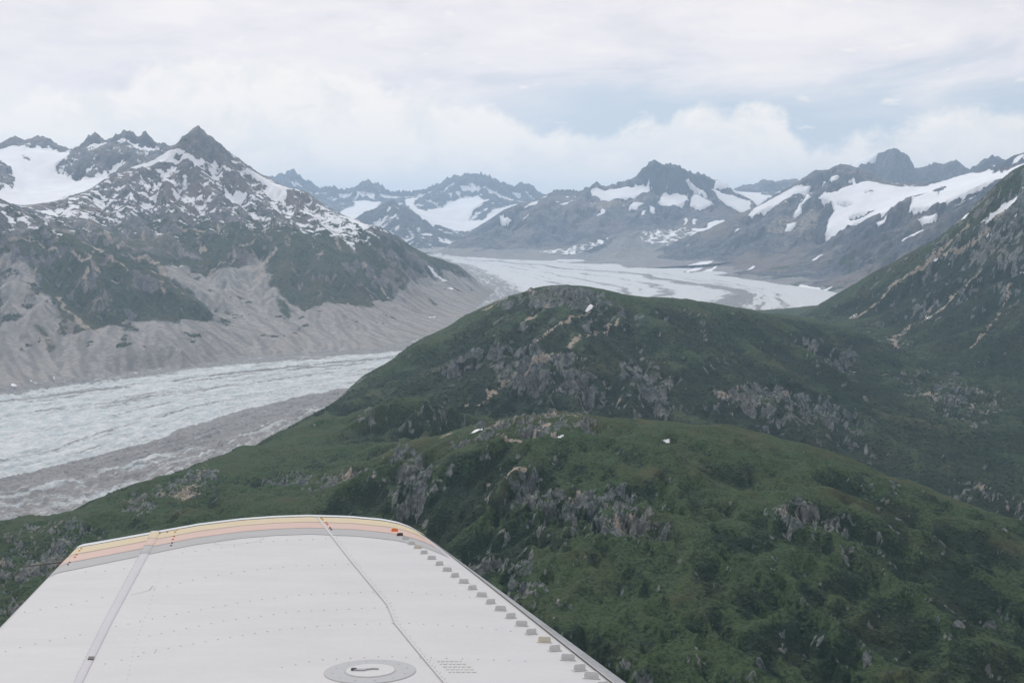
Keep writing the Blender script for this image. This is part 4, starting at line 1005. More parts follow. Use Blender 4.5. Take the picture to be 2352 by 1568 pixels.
# ---------------------------------------------------------------- glacier
def glacier():
    g = Grid(-1.4, 0.62, 0.0016, 1500, 12600, 0.0032)
    X, Y = g.X, g.Y

    def T_(t, *p):
        return [(x, y, t * 100) for x, y, z in G(*p)]
    near = [T_(0, (-2000, 1080), (-1100, 1005), (-400, 935), (0, 893), (300, 851), (600, 816), (800, 803), (930, 797)), T_(1, (-2000, 1130), (-1100, 1045), (-400, 965), (0, 921), (207, 896), (415, 872), (705, 841), (905, 818)), T_(2, (-2000, 1190), (-1100, 1100), (-400, 1010), (0, 962), (373, 905), (622, 871), (830, 848)),
            T_(3, (-2000, 1300), (-1100, 1200), (-300, 1120), (0, 1062), (124, 1035), (265, 984), (477, 930), (640, 905), (800, 880)), T_(4, (-2000, 1360), (-1100, 1250), (-300, 1150), (0, 1104), (124, 1075), (249, 1042), (373, 1008), (415, 988), (560, 938), (780, 894)),
            T_(4.8, (-2000, 1420), (-1100, 1300), (-300, 1190), (0, 1137), (166, 1104), (332, 1058), (477, 1021), (581, 992), (739, 936)), T_(6, (0, 1215), (150, 1195), (330, 1130), (440, 1080), (560, 1035), (700, 985))]
    far = [T_(0, (930, 797), (1050, 740), (1110, 690), (1107, 657), (1060, 615), (985, 582)), T_(1.6, (1250, 720), (1230, 680), (1180, 650), (1100, 615), (1020, 590)), T_(3, (1380, 720), (1442, 672), (1435, 662), (1400, 652), (1340, 642), (1251, 625), (1165, 612), (1060, 600)),
           T_(3.5, (1460, 720), (1500, 682), (1511, 670), (1500, 660), (1450, 645), (1350, 632), (1200, 612), (1060, 597)), T_(4, (1560, 740), (1675, 701), (1681, 690), (1709, 677), (1695, 666), (1627, 656), (1558, 646), (1490, 631), (1422, 625), (1353, 620), (1251, 610), (1148, 598), (1050, 593)),
           T_(5, (1780, 740), (1800, 700), (1760, 668), (1650, 645), (1560, 636)), T_(6, (1950, 700), (1920, 675), (1800, 655), (1740, 645), (1600, 630), (1500, 621), (1320, 605), (1150, 595), (1030, 588))]
    t = Survey(near + far, 0.05, 0.0)(X, Y) / 100
    farm = sstep(Y, 5000, 5800)
    # fine flow lines: noise that hardly changes along the flow
    w = t + 0.05 * fbm(X, Y, 260, 3, 801)
    fl = fbm(w * 9, X * 0.0012, 1.0, 4, 802, 0.6)
    brk = fbm(X, Y, 45, 4, 803, 0.6)

    def band(c, wd, amt):
        return amt * np.exp(-((w - c) / wd) ** 2)
    dn = 0.95 * sstep(0.50 - w, -0.25, 0.3) + band(1, 0.13, 0.75) + band(1.25, 0.06, 0.45) + band(1.6, 0.05, 0.3) + band(2, 0.16, 0.45) + band(2.5, 0.04, 0.3) + band(3, 0.05, 0.6) + band(3.45, 0.04, 0.3) + 1.0 * sstep(w, 3.95, 4.1) * (1 - sstep(w, 4.6, 5.0)) + 0.62 * sstep(w, 4.5, 5.0)
    df = 0.7 * sstep(1.5 - w, -0.3, 0.5) + band(3, 0.06, 0.7) + band(3.5, 0.06, 0.6) + band(3.25, 0.04, 0.35) + band(2.6, 0.05, 0.35) + band(4, 0.13, 0.95) + band(4.6, 0.06, 0.45) + band(4.2, 0.26, 0.95) * sstep(8600 - Y, 0, 1500) + band(5, 0.12, 0.4) + band(2.4, 0.08, 0.3)
    deb = dn * (1 - farm) + df * farm
    deb = deb + (0.42 * fl + 0.30 * brk) * (0.6 + 0.8 * np.clip(deb, 0, 0.6)) + 0.05 * (1 - farm)
    blue = np.zeros_like(X)
    for p in (r5((700, 960), (820, 890), (960, 880), (1000, 900), (850, 960)), r5((120, 1120), (220, 1110), (200, 1160), (60, 1180))):
        blue = np.maximum(blue, g.area(p, 40, 50, 60, 806))
    deb = deb - 0.55 * blue
    # seracs and crevasses
    ser = np.maximum(g.area([(-300, 930), (0, 935), (200, 940), (430, 950), (470, 970), (300, 1030), (120, 1085), (-300, 1130)], 160, 120, 300, 807), 0)
    near_w = 1 - sstep(Y, 5200, 7500)
    cre = ridged(X * 0.8 + Y * 0.6, (Y * 0.8 - X * 0.6) * 0.45, 42, 4, 811, 0.6)
    flow = ridged(w * 260, X * 0.10, 40, 3, 812)
    lump = fbm(X, Y, 70, 4, 813, 0.6)
    H = ICE0 + ICES * Y + 10 * fbm(X, Y, 500, 3, 814)
    H = H + near_w * (ser * (20 * (cre - 0.4) + 9 * lump) + (1 - ser) * (6.0 * (cre - 0.5) + 7 * (flow - 0.5)))
    H = H + near_w * sstep(w, 3.9, 4.3) * (1 - sstep(w, 4.9, 5.3)) * (16 + 9 * lump) + near_w * sstep(w, 4.7, 5.4) * (9 * lump + 6 * cre + 4 * ridged(X, Y, 26, 3, 819))
    H = H + farm * (7 * np.exp(-((w - 4) / 0.1) ** 2) + 2.5 * (flow - 0.5))
    g.H = H
    crack = near_w * sstep(0.42 - cre, 0.0, 0.35)
    m = bpy.data.materials.new('glacier_ice')
    m.use_nodes = True
    T = NT(m.node_tree)
    P = T.n('ShaderNodeTexCoord').outputs['Object']
    fine = T.noise(P, 1 / 10.0, 5, 0.65)
    mid = T.noise(P, 1 / 45.0, 5, 0.6)
    sx = T.n('ShaderNodeSeparateXYZ', {0: P}).outputs
    fv = T.n('ShaderNodeCombineXYZ', {0: T.m('MULTIPLY', T.attr('flow'), 7.5), 1: T.m('MULTIPLY', sx[0], 1 / 240.0), 2: T.m('MULTIPLY', sx[1], 1 / 240.0)}).outputs[0]
    stk = T.noise(fv, 1.0, 6, 0.68)
    spk = T.noise(T.vmul(P, (0.6, 1.0, 1.0)), 1 / 16.0, 6, 0.72)
    d = T.m('ADD', T.attr('debris'), T.m('ADD', T.m('MULTIPLY', T.m('SUBTRACT', spk, 0.5), 1.3), T.m('MULTIPLY', T.m('SUBTRACT', stk, 0.5), 2.7)))
    icec = T.mix(T.step(T.m('ADD', T.m('MULTIPLY', mid, 0.5), T.m('MULTIPLY', fine, 0.5)), 0.38, 0.6), (0.37, 0.41, 0.418), (0.565, 0.59, 0.592))
    icec = T.mix(T.m('MULTIPLY', T.attr('crack'), 0.35), icec, (0.33, 0.415, 0.445))
    icef = T.mix(T.step(fine, 0.36, 0.6), (0.46, 0.485, 0.495), (0.585, 0.60, 0.605))
    icec = T.mix(T.attr('far'), icec, icef)
    dc = T.mix(T.step(fine, 0.34, 0.64), (0.145, 0.145, 0.148), (0.25, 0.245, 0.242))
    dc = T.mix(T.m('MULTIPLY', T.attr('tanny'), 0.45), dc, (0.29, 0.275, 0.265))
    c = T.mix(T.step(d, 0.26, 0.74), icec, dc)
    hh = T.m('ADD', T.m('MULTIPLY', fine, 5.0), T.m('MULTIPLY', mid, 12.0))
    b = T.n('ShaderNodeBump', {'Strength': 0.9, 'Distance': 1.0, 'Height': T.m('ADD', hh, T.m('MULTIPLY', stk, 9.0))})
    bs = T.n('ShaderNodeBsdfPrincipled', {'Base Color': c, 'Roughness': 0.8, 'Specular IOR Level': 0.2, 'Normal': b.outputs[0]})
    T.n('ShaderNodeOutputMaterial', {'Surface': bs.outputs[0]})
    tanny = sstep(w, 4.75, 5.2) * (1 - farm)
    return g, mesh_from_grid('glacier', g, dict(debris=deb, crack=crack, far=farm, tanny=tanny, flow=w), m, label='crevassed grey-white glacier with dark moraine bands winding through the valley', cat='glacier')


near_g, near_o = near_hill()
mid_g, mid_o, mid_o2 = middle_hill()
left_g, left_o, left_o2 = left_mountain()
back_left()
far_range()
central_mountain()
right_mountain()
back_right()
ice_g, ice_o = glacier()


def ground_sheet():
    """rock floor under everything, out to the horizon"""
    m = terrain_mat('valley_rock', 8.0)
    n = 24
    xs = np.linspace(-32000, 32000, n)
    vs_, fs = [], []
    for j in range(n):
        for i in range(n):
            vs_.append((xs[i], xs[j] + 0, 40 + 20 * math.sin(i * 1.7) * math.cos(j * 2.3)))
    for j in range(n - 1):
        for i in range(n - 1):
            a = j * n + i
            fs.append((a, a + 1, a + n + 1, a + n))
    me = bpy.data.meshes.new('terrain')
    me.from_pydata(vs_, [], fs)
    me.materials.append(m)
    for k in ('veg', 'tan', 'heath', 'snow', 'scree', 'lush'):
        me.attributes.new(k, 'FLOAT', 'POINT')
    o = bpy.data.objects.new('terrain', me)
    COL.objects.link(o)
    tag(o, 'bare grey rock floor of the valleys beneath the mountains', 'ground', kind='structure')


ground_sheet()
# ------------------------------------------------------------------ thickets
def shrub_cover(name, g, count, ok, r0, r1_, seed, label, box):
    """alder and willow thickets, far too many to count: one object whose points each carry one leafy clump"""
    r = np.random.RandomState(seed)
    ny, na = g.X.shape
    wgt = (ok * g.Y ** 2).ravel()          # cells are larger far away
    wgt = wgt * box(g.A, g.Y).ravel()
    idx = r.choice(ny * na, count, p=wgt / wgt.sum())
    j, i = np.divmod(idx, na)
    a = np.clip(g.a[i] + (r.rand(count) - 0.5) * np.gradient(g.a)[i], g.a[0], g.a[-1])
    y = np.clip(g.y[j] * (1 + (r.rand(count) - 0.5) * 0.0035), g.y[0], g.y[-1])
    x = a * y
    rad = r0 + (r1_ - r0) * r.rand(count) ** 2
    z = g.z(x, y) + rad * 0.15
    me = bpy.data.meshes.new(name)
    me.vertices.add(count)
    me.vertices.foreach_set('co', np.stack([x, y, z], 1).astype(np.float32).ravel())
    me.attributes.new('size', 'FLOAT', 'POINT').data.foreach_set('value', rad.astype(np.float32))
    me.attributes.new('turn', 'FLOAT', 'POINT').data.foreach_set('value', (r.rand(count) * 6.28).astype(np.float32))
    m = bpy.data.materials.new(name + '_leaf')
    m.use_nodes = True
    T = NT(m.node_tree)
    rnd = T.n('ShaderNodeObjectInfo').outputs['Random']
    P = T.n('ShaderNodeTexCoord').outputs['Object']
    big = T.noise(T.n('ShaderNodeNewGeometry').outputs['Position'], 1 / 45.0, 3)
    c = T.mix(rnd, (0.012, 0.026, 0.016), (0.028, 0.050, 0.024))
    c = T.mix(T.step(big, 0.42, 0.62), c, (0.032, 0.057, 0.026))
    c = T.mix(T.m('MULTIPLY', T.step(T.noise(P, 3.0, 3), 0.4, 0.7), 0.5), c, (0.018, 0.033, 0.018))
    bs = T.n('ShaderNodeBsdfPrincipled', {'Base Color': c, 'Roughness': 0.85, 'Specular IOR Level': 0.15})
    T.n('ShaderNodeOutputMaterial', {'Surface': bs.outputs[0]})
    me.materials.append(m)
    o = bpy.data.objects.new(name, me)
    COL.objects.link(o)
    tag(o, label, 'shrubs', kind='stuff')
    t = bpy.data.node_groups.new(name, 'GeometryNodeTree')
    t.interface.new_socket('Geometry', in_out='INPUT', socket_type='NodeSocketGeometry')
    t.interface.new_socket('Geometry', in_out='OUTPUT', socket_type='NodeSocketGeometry')
    N = NT(t)
    gi = N.n('NodeGroupInput')
    ico = N.n('GeometryNodeMeshIcoSphere', {'Radius': 1.0, 'Subdivisions': 3})
    no = N.n('ShaderNodeTexNoise', {'Scale': 2.1, 'Detail': 3.0, 'Roughness': 0.7})
    off = N.n('ShaderNodeVectorMath', {0: no.outputs['Color'], 1: (0.5, 0.5, 0.5)}, operation='SUBTRACT')
    off = N.n('ShaderNodeVectorMath', {0: off.outputs[0], 'Scale': 1.5}, operation='SCALE')
    sp = N.n('GeometryNodeSetPosition', {'Geometry': ico.outputs[0], 'Offset': off.outputs[0]})
    tr = N.n('GeometryNodeTransform', {'Geometry': sp.outputs[0], 'Scale': (1.0, 1.0, 0.72)})
    sm = N.n('GeometryNodeSetMaterial', {'Geometry': tr.outputs[0], 'Material': m})
    sz = N.n('GeometryNodeInputNamedAttribute', {'Name': 'size'}, data_type='FLOAT')
    tu = N.n('GeometryNodeInputNamedAttribute', {'Name': 'turn'}, data_type='FLOAT')
    rot = N.n('ShaderNodeCombineXYZ', {2: tu.outputs[0]})
    ip = N.n('GeometryNodeInstanceOnPoints', {'Points': gi.outputs[0], 'Instance': sm.outputs[0], 'Rotation': rot.outputs[0], 'Scale': sz.outputs[0]})
    N.n('NodeGroupOutput', {0: ip.outputs[0]})
    md = o.modifiers.new('thicket', 'NODES')
    md.node_group = t
    return o


def thicket_weight(g, seed, lam):
    c = fbm(g.X, g.Y, lam, 4, seed, 0.6)
    return sstep(g.lush + 0.5 * c, 0.42, 0.8) * sstep(g.veg, 0.6, 0.95)


shrub_cover('shrub_cover', near_g, 60000, thicket_weight(near_g, 911, 40), 0.5, 1.9, 5, 'dark green alder thickets growing over the nearest hill',
            lambda A, Y: (np.abs(A) < 0.62) & (Y > 520) & (Y < 2150))
shrub_cover('shrub_cover', mid_g, 70000, thicket_weight(mid_g, 921, 80), 1.1, 3.6, 6, 'dark green alder thickets growing over the middle hill and the slope beside it',
            lambda A, Y: (A > -0.28) & (A < 0.64) & (Y < 4100))


# ------------------------------------------------------------------ aircraft wing
WK, WC = -0.203, 0.450                            # the aircraft banks: the wing falls away outwards; its depth below the eye


def wp(u, v):
    """place on the wing's upper surface, as a point of its mid plane"""
    x, y, z = ray(u, v)
    t = -WC / (z - WK * y)
    return np.array([x * t, y * t, CAMZ + z * t])


WN = np.array([0, -WK, 1.0]) / math.hypot(WK, 1)     # its normal
LE1, LE0 = wp(985, 1232), wp(1450, 1568)
LE0 = LE1 + (LE0 - LE1) * 1.5
TE1, TE0 = wp(176, 1255), wp(0, 1437)
TE0 = TE1 + (TE0 - TE1) * 2.1
_ld = (LE0 - LE1) / np.linalg.norm(LE0 - LE1)
_ln = np.cross(WN, _ld)
if np.dot(_ln, TE1 - LE1) < 0:
    _ln = -_ln


def camber(P):
    d = np.maximum((P - LE1) @ _ln, 0)
    return -0.008 * np.exp(-d / 0.02) - 0.010 * np.maximum(d - 0.55, 0) ** 2


def lift(P, h=0.0):
    P = np.asarray(P, float)
    return P + WN * (camber(P) + h)[..., None] if P.ndim > 1 else P + WN * (camber(P[None])[0] + h)


def ws(u, v, h=0.0):
    """place on the curved upper skin for a sight line"""
    return lift(wp(u, v), h)


TIP = np.array([wp(*p) for p in ((176, 1255), (183, 1249.5), (190.5, 1246.5), (237, 1239), (310, 1226.6), (371, 1216), (457, 1201), (554, 1189.5), (631, 1184), (705, 1181.5), (802, 1184), (876, 1190.5), (912, 1197), (942, 1206.5), (968, 1219), (985, 1232))])
_tl = np.concatenate([[0], np.cumsum(np.linalg.norm(np.diff(TIP, axis=0), axis=1))])
_tl /= _tl[-1]


def tip(q):
    return np.stack([np.interp(q, _tl, TIP[:, k]) for k in range(3)], -1)


def root(q):
    return TE0 + (LE0 - TE0) * np.asarray(q)[..., None]


def skin_pt(d, q, h=0.0):
    """d = metres in from the tip, q = chord fraction from the trailing edge"""
    q = np.asarray(q, float)
    a, b = tip(q), root(q)
    ln = np.linalg.norm(b - a, axis=-1)
    P = a + (b - a) * (d / ln)[..., None]
    return lift(P, h)


def paint(name, col, rough=0.42, spec=0.3, grime=0.06, bump=0.0, metal=0.0):
    m = bpy.data.materials.new(name)
    m.use_nodes = True
    T = NT(m.node_tree)
    P = T.n('ShaderNodeTexCoord').outputs['Object']
    n = T.noise(P, 5.0, 5, 0.6)
    n2 = T.noise(P, 60.0, 3, 0.6)
    f = T.m('ADD', T.m('MULTIPLY', n, 0.7), T.m('MULTIPLY', n2, 0.3))
    c = T.mix(T.step(f, 0.35, 0.7), col, tuple(v * (1 - grime) for v in col))
    ins = {'Base Color': c, 'Roughness': T.m('ADD', rough, T.m('MULTIPLY', T.m('SUBTRACT', n2, 0.5), 0.12)), 'Specular IOR Level': spec, 'Metallic': metal}
    if bump:
        w = T.noise(T.vmul(P, (1.0, 3.6, 1.0)), 1.9, 2, 0.5)
        ins['Normal'] = T.n('ShaderNodeBump', {'Strength': 1.0, 'Distance': bump, 'Height': w}).outputs[0]
    bs = T.n('ShaderNodeBsdfPrincipled', ins)
    T.n('ShaderNodeOutputMaterial', {'Surface': bs.outputs[0]})
    return m


PT = dict(white=paint('white_paint', (0.445, 0.45, 0.46), bump=0.007), rim=paint('rim_white_paint', (0.58, 0.61, 0.63), 0.3), yellow=paint('yellow_paint', (0.475, 0.395, 0.255)),
          salmon=paint('salmon_paint', (0.465, 0.335, 0.285)), grey=paint('grey_paint', (0.30, 0.305, 0.31)), boot=paint('worn_metal', (0.30, 0.315, 0.33), 0.42, 0.4, 0.4), strip=paint('strip_paint', (0.405, 0.405, 0.43)),
          fin=paint('fin_grey', (0.52, 0.53, 0.52), 0.5), fin2=paint('fin_beige', (0.54, 0.515, 0.43), 0.5), orange=paint('orange_paint', (0.72, 0.19, 0.05)), dark=paint('dark_plastic', (0.075, 0.06, 0.06), 0.5), seam=paint('seam_sealant', (0.37, 0.36, 0.35), 0.7, 0.2),
          rivet=paint('rivet_grey', (0.36, 0.365, 0.37), 0.5), cap=paint('cap_metal', (0.33, 0.34, 0.355), 0.4, 0.5, 0.12), rrust=paint('rivet_amber', (0.55, 0.30, 0.05), 0.5), rred=paint('rivet_red', (0.50, 0.14, 0.06), 0.5), rdark=paint('rivet_dark', (0.12, 0.09, 0.09), 0.5), faint=paint('faded_print', (0.405, 0.405, 0.395), 0.6))


def build_wing():
    wing = bpy.data.objects.new('aircraft_wing', None)
    COL.objects.link(wing)                            # the Empty sits at the wing's root
    base = (LE0 + TE0) / 2
    wing.location = base
    tag(wing, 'white low aircraft wing with yellow, salmon and grey stripes across its tip', 'wing')

    def P_(name, verts, faces, mat, parent=None, smooth=False, label=None):
        """vertices are given in place; stored relative to the wing's root"""
        me = bpy.data.meshes.new(name)
        me.from_pydata([tuple(np.asarray(v) - base) for v in verts], [], faces)
        me.materials.append(mat)
        me.polygons.foreach_set('use_smooth', np.full(len(me.polygons), smooth))
        me.update()
        o = bpy.data.objects.new(name, me)
        COL.objects.link(o)
        o.parent = parent or wing
        if label:
            o['label'] = label
        return o

    # skin: upper sheet in (d, q), nose and tip rolled under, lower sheet
    ds = np.concatenate([[0.0, 0.006, 0.014, 0.026, 0.04, 0.07], np.linspace(0.11, 2.95, 70)])
    qs = np.concatenate([np.linspace(0, 0.9, 70), np.linspace(0.9, 1.0, 26)[1:]])
    D, Q = np.meshgrid(ds, qs, indexing='ij')
    up = np.stack([skin_pt(np.full(len(qs), d), qs, -0.020 * math.exp(-d / 0.035)) for d in ds])
    lo = np.stack([skin_pt(np.full(len(qs), d), qs, 0.0) for d in ds])
    th = 0.02 + 0.13 * np.sin(np.pi * np.clip(Q, 0, 1) ** 0.75) ** 0.8 * np.clip(D / 0.15, 0, 1) ** 0.5
    lo = lo - WN * th[..., None]
    n1, n2 = D.shape
    V = list(up.reshape(-1, 3)) + list(lo.reshape(-1, 3))
    F = []
    o2 = n1 * n2
    for i in range(n1 - 1):
        for j in range(n2 - 1):
            a = i * n2 + j
            F.append((a, a + n2, a + n2 + 1, a + 1))
            F.append((o2 + a, o2 + a + 1, o2 + a + n2 + 1, o2 + a + n2))
    for i in range(n1 - 1):
        a = i * n2
        F.append((a, o2 + a, o2 + a + n2, a + n2))
        b = i * n2 + n2 - 1
        F.append((b, b + n2, o2 + b + n2, o2 + b))
    for j in range(n2 - 1):
        F.append((j, j + 1, o2 + j + 1, o2 + j))
        c = (n1 - 1) * n2 + j
        F.append((c, o2 + c, o2 + c + 1, c + 1))
    P_('wing_skin', V, F, PT['white'], smooth=True)

    def sheet(name, d0, d1, q0, q1, mat, h, scale=True, nd=6, nq=80, label=None):
        qq = np.linspace(q0, q1, nq)
        w = 1.0 - 0.12 * np.clip(1 - qq / 0.6, 0, 1) if scale else np.ones(nq)
        V, F = [], []
        for i in range(nd):
            V += list(skin_pt((d0 + (d1 - d0) * i / (nd - 1)) * w, qq, h))
        for i in range(nd - 1):
            for j in range(nq - 1):
                a = i * nq + j
                F.append((a, a + nq, a + nq + 1, a + 1))
        return P_(name, V, F, mat, smooth=True, label=label)

    sheet('paint_stripe', 0.095, 0.285, 0.005, 0.888, PT['yellow'], 0.0010, label='yellow stripe nearest the wing tip')
    sheet('paint_stripe', 0.300, 0.490, 0.002, 0.898, PT['salmon'], 0.0010, label='salmon pink stripe between yellow and grey')
    sheet('paint_stripe', 0.505, 0.690, 0.002, 0.908, PT['grey'], 0.0010, label='grey stripe innermost of the three')
    sheet('tip_rim', 0.012, 0.075, 0.01, 0.985, PT['rim'], 0.0016, False, 4, 90)
    qb = np.linspace(0.958, 1.0, 14)
    db = np.linspace(0.06, 2.90, 60)
    V, F = [], []
    for d in db:
        V += list(skin_pt(np.full(14, d), qb, 0.0025))
    for i in range(59):
        for j in range(13):
            a = i * 14 + j
            F.append((a, a + 14, a + 15, a + 1))
    le = P_('leading_edge', V, F, PT['boot'], smooth=True, label='worn grey metal strip along the leading edge')

    ln_ = skin_pt(np.linspace(0.06, 2.9, 50), np.full(50, 0.9565), 0.0034)
    lw = skin_pt(np.linspace(0.06, 2.9, 50), np.full(50, 0.9605), 0.0034)
    P_('edge_sealant', list(ln_) + list(lw), [(i, i + 1, 51 + i, 50 + i) for i in range(49)], PT['seam'])

    def ribbon(name, pts, w, mat, h, parent=None, closed=False):
        """flat band of width w laid on the skin along sight points"""
        P = np.array([wp(*p) for p in pts])
        T_ = np.gradient(P, axis=0)
        T_ /= np.linalg.norm(T_, axis=1)[:, None]
        B = np.cross(WN, T_)
        wv = (w * P[:, 1] / 4.0)[:, None]
        Lf, Rt = lift(P - B * wv / 2, h), lift(P + B * wv / 2, h)
        V = list(Lf) + list(Rt)
        n = len(P)
        F = [(i, n + i, n + i + 1, i + 1) for i in range(n - 1)]
        return P_(name, V, F, mat, parent)

    def dense(pts, k=14):
        out = []
        for a, b in zip(pts[:-1], pts[1:]):
            out += [(a[0] + (b[0] - a[0]) * i / k, a[1] + (b[1] - a[1]) * i / k) for i in range(k)]
        return out + [pts[-1]]

    def eight(*p):
        return [(x * 0.6347, 1091 + y * 0.6347) for x, y in p]

    seam = eight((1145, 152), (1268, 310), (1400, 470), (1428, 538), (1515, 645), (1620, 770), (1750, 930))
    ribbon('skin_seam', dense(seam), 0.0042, PT['seam'], 0.0018)
    ribbon('skin_lap', [(u + 3.2, v) for u, v in dense(seam)], 0.006, PT['white'], 0.0012)
    # raised cover over the aileron hinge
    ctr = np.array([wp(*p) for p in dense([(357, 1219), (349, 1239), (300, 1330), (247, 1428), (188, 1548), (120, 1690)], 10)])
    T_ = np.gradient(ctr, axis=0)
    T_ /= np.linalg.norm(T_, axis=1)[:, None]
    B = np.cross(WN, T_)
    V, F = [], []
    K = 9
    for c, b in zip(ctr, B):
        for k in range(K):
            a = math.pi * k / (K - 1)
            V.append(lift(c + b * 0.019 * c[1] / 4 * math.cos(a), 0.0006 + 0.0030 * c[1] / 4 * math.sin(a)))
    for i in range(len(ctr) - 1):
        for k in range(K - 1):
            a = i * K + k
            F.append((a, a + K, a + K + 1, a + 1))
    n = len(V)
    F.append(tuple(range(K)))
    cover = P_('hinge_cover', V, F, PT['strip'], smooth=True, label='raised rounded strip over the aileron hinge line')
    # the stripes run on over the cover
    for d0, d1, key in ((0.095, 0.285, 'yellow'), (0.300, 0.490, 'salmon'), (0.505, 0.690, 'grey')):
        q0 = 0.215
        V, F = [], []
        for i in range(5):
            dd = (d0 + (d1 - d0) * i / 4) * (1 - 0.12 * (1 - q0 / 0.6))
            a_, b_ = tip(np.array([q0]))[0], root(np.array([q0]))[0]
            # the point of the cover's centre line that lies dd in from the tip
            tt = np.linalg.norm(ctr - ctr[0], axis=1)
            c = np.array([np.interp(max(dd - 0.045, 0), tt, ctr[:, k]) for k in range(3)])
            bb = B[0]
            for k in range(K):
                a = math.pi * k / (K - 1)
                V.append(lift(c + bb * 0.0195 * c[1] / 4 * math.cos(a), 0.0014 + 0.0030 * c[1] / 4 * math.sin(a)))
        for i in range(4):
            for k in range(K - 1):
                a = i * K + k
                F.append((a, a + K, a + K + 1, a + 1))
        P_('paint_stripe', V, F, PT[key], cover, True)

    def plate(name, pts, h0, h1, mat, parent=None):
        """small flat plate with straight sides, outline given as sight points"""
        n = len(pts)
        V = [ws(u, v, h0) for u, v in pts] + [ws(u, v, h1) for u, v in pts]
        F = [tuple(range(n, 2 * n))] + [(i, (i + 1) % n, n + (i + 1) % n, n + i) for i in range(n)]
        return P_(name, V, F, mat, parent)

    plate('drain_slot', [(204, 1509), (217, 1509), (214, 1515.5), (201, 1515.5)], 0.0015, 0.0032, PT['dark'])
    ribbon('access_bracket', dense([(299, 1365), (342, 1355), (351, 1344)], 6), 0.003, PT['seam'], 0.0014)
    el = [(549 + 57 * math.cos(a), 1240.5 - 6 * math.cos(a) * 0.9 + 8.5 * math.sin(a)) for a in np.linspace(0, 2 * math.pi, 49)]
    ribbon('inspection_panel', el, 0.0022, PT['faint'], 0.0013)

    # rivets, one joined part for each row
    def rivets(pts, step, mat, rad=0.0026, name='rivet_row', parent=None):
        pp = np.array(pts, float)
        s_ = np.concatenate([[0], np.cumsum(np.hypot(*np.diff(pp, axis=0).T))])
        ss = np.linspace(0, s_[-1], max(2, int(s_[-1] / step)))
        V, F = [], []
        for s0 in ss:
            c = wp(np.interp(s0, s_, pp[:, 0]), np.interp(s0, s_, pp[:, 1]))
            n = len(V)
            rd = rad * c[1] / 4
            for rr, hh in ((rd, 0.0003), (rd * 0.7, 0.0003 + rd * 0.42)):
                for k in range(6):
                    a = math.pi / 3 * k
                    V.append(lift(c + np.array([math.cos(a), math.sin(a), math.sin(a) * WK]) * rr, hh))
            F.append(tuple(range(n + 6, n + 12)))
            F += [(n + k, n + (k + 1) % 6, n + 6 + (k + 1) % 6, n + 6 + k) for k in range(6)]
        o = P_(name, V, F, mat, parent)
        o['kind'] = 'stuff'
        return o

    off = [(u + 9, v + 0.5) for u, v in seam]
    rivets(off[:], 8.5, PT['rivet'])
    rivets([(u + 14, v + 1) for u, v in seam], 17, PT['rivet'])
    rivets([(338, 1239), (288, 1330), (236, 1428), (176, 1548)], 9, PT['rivet'], 0.0022)
    rivets([(390, 1257), (372, 1300), (340, 1400), (310, 1480), (290, 1568)], 10, PT['rivet'], 0.0022)
    for line in (eight((240, 335), (330, 350), (450, 335)), eight((660, 280), (760, 268), (900, 245), (1040, 236), (1180, 230)), eight((560, 410), (760, 365), (900, 345), (1060, 328), (1260, 322)), eight((420, 545), (620, 505), (900, 455), (1100, 432), (1350, 422)),
                 eight((540, 580), (820, 525), (1080, 492), (1400, 478)), eight((520, 640), (760, 598), (1000, 560), (1200, 542), (1420, 536)), eight((20, 632), (130, 605), (290, 575)), eight((90, 490), (230, 470), (370, 440)), eight((380, 680), (560, 640)),
                 eight((1020, 695), (1150, 668), (1400, 655), (1520, 660)), eight((1560, 660), (1790, 668), (1900, 672)), eight((1440, 420), (1700, 440)), eight((1480, 535), (1710, 548), (1900, 570))):
        rivets(line, 27, PT['rivet'], 0.0036)
    for mat, pts in ((PT['rrust'], [(738, 1191), (741, 1194), (406, 1217), (402, 1222), (384, 1222), (187, 1258), (182, 1263)]), (PT['rred'], [(749, 1201), (752, 1205), (400, 1232), (397, 1239), (176, 1272), (172, 1278)]), (PT['rdark'], [(758, 1213), (761, 1217), (395, 1247), (393, 1253), (160, 1290), (156, 1295), (367, 1224)])):
        for u, v in pts:
            c = wp(u, v)
            V = [lift(c + np.array([math.cos(a), math.sin(a), math.sin(a) * WK]) * rr * c[1] / 4, hh * c[1] / 4) for rr, hh in ((0.0046, 0.0008), (0.0042, 0.0046), (0.0022, 0.0064)) for a in [math.pi / 4 * k for k in range(8)]]
            F = [tuple(range(16, 24))] + [(r_ + k, r_ + (k + 1) % 8, r_ + 8 + (k + 1) % 8, r_ + 8 + k) for r_ in (0, 8) for k in range(8)]
            P_('screw_head', V, F, mat)

    # vortex generators: small upright fins, toed in and out by turns
    spots = eight((1428, 203), (1447, 219), (1468, 233), (1489, 250), (1512, 264), (1534, 283), (1562, 303), (1590, 324), (1618, 346), (1646, 367), (1678, 389), (1709, 412), (1743, 438), (1775, 463), (1811, 488), (1848, 515), (1887, 543), (1922, 573), (1970, 602), (2007, 633), (2055, 666), (2097, 704), (2140, 732), (2180, 768), (2225, 805))
    for i, (u, v) in enumerate(spots):
        c = wp(u, v)
        a = math.radians(-6 if i % 2 == 0 else 22)
        t = np.array([math.cos(a), math.sin(a), math.sin(a) * WK])
        s_ = np.cross(WN, t)
        ln = 0.0125 if i % 2 == 0 else 0.0112
        V, F = [], []
        # base flange
        for sx, sy, h in [(-1, -1, 0.0004), (1, -1, 0.0004), (1, 1, 0.0004), (-1, 1, 0.0004), (-1, -1, 0.0014), (1, -1, 0.0014), (1, 1, 0.0014), (-1, 1, 0.0014)]:
            V.append(lift(c + t * ln * 1.12 * sx + s_ * 0.006 * sy, h))
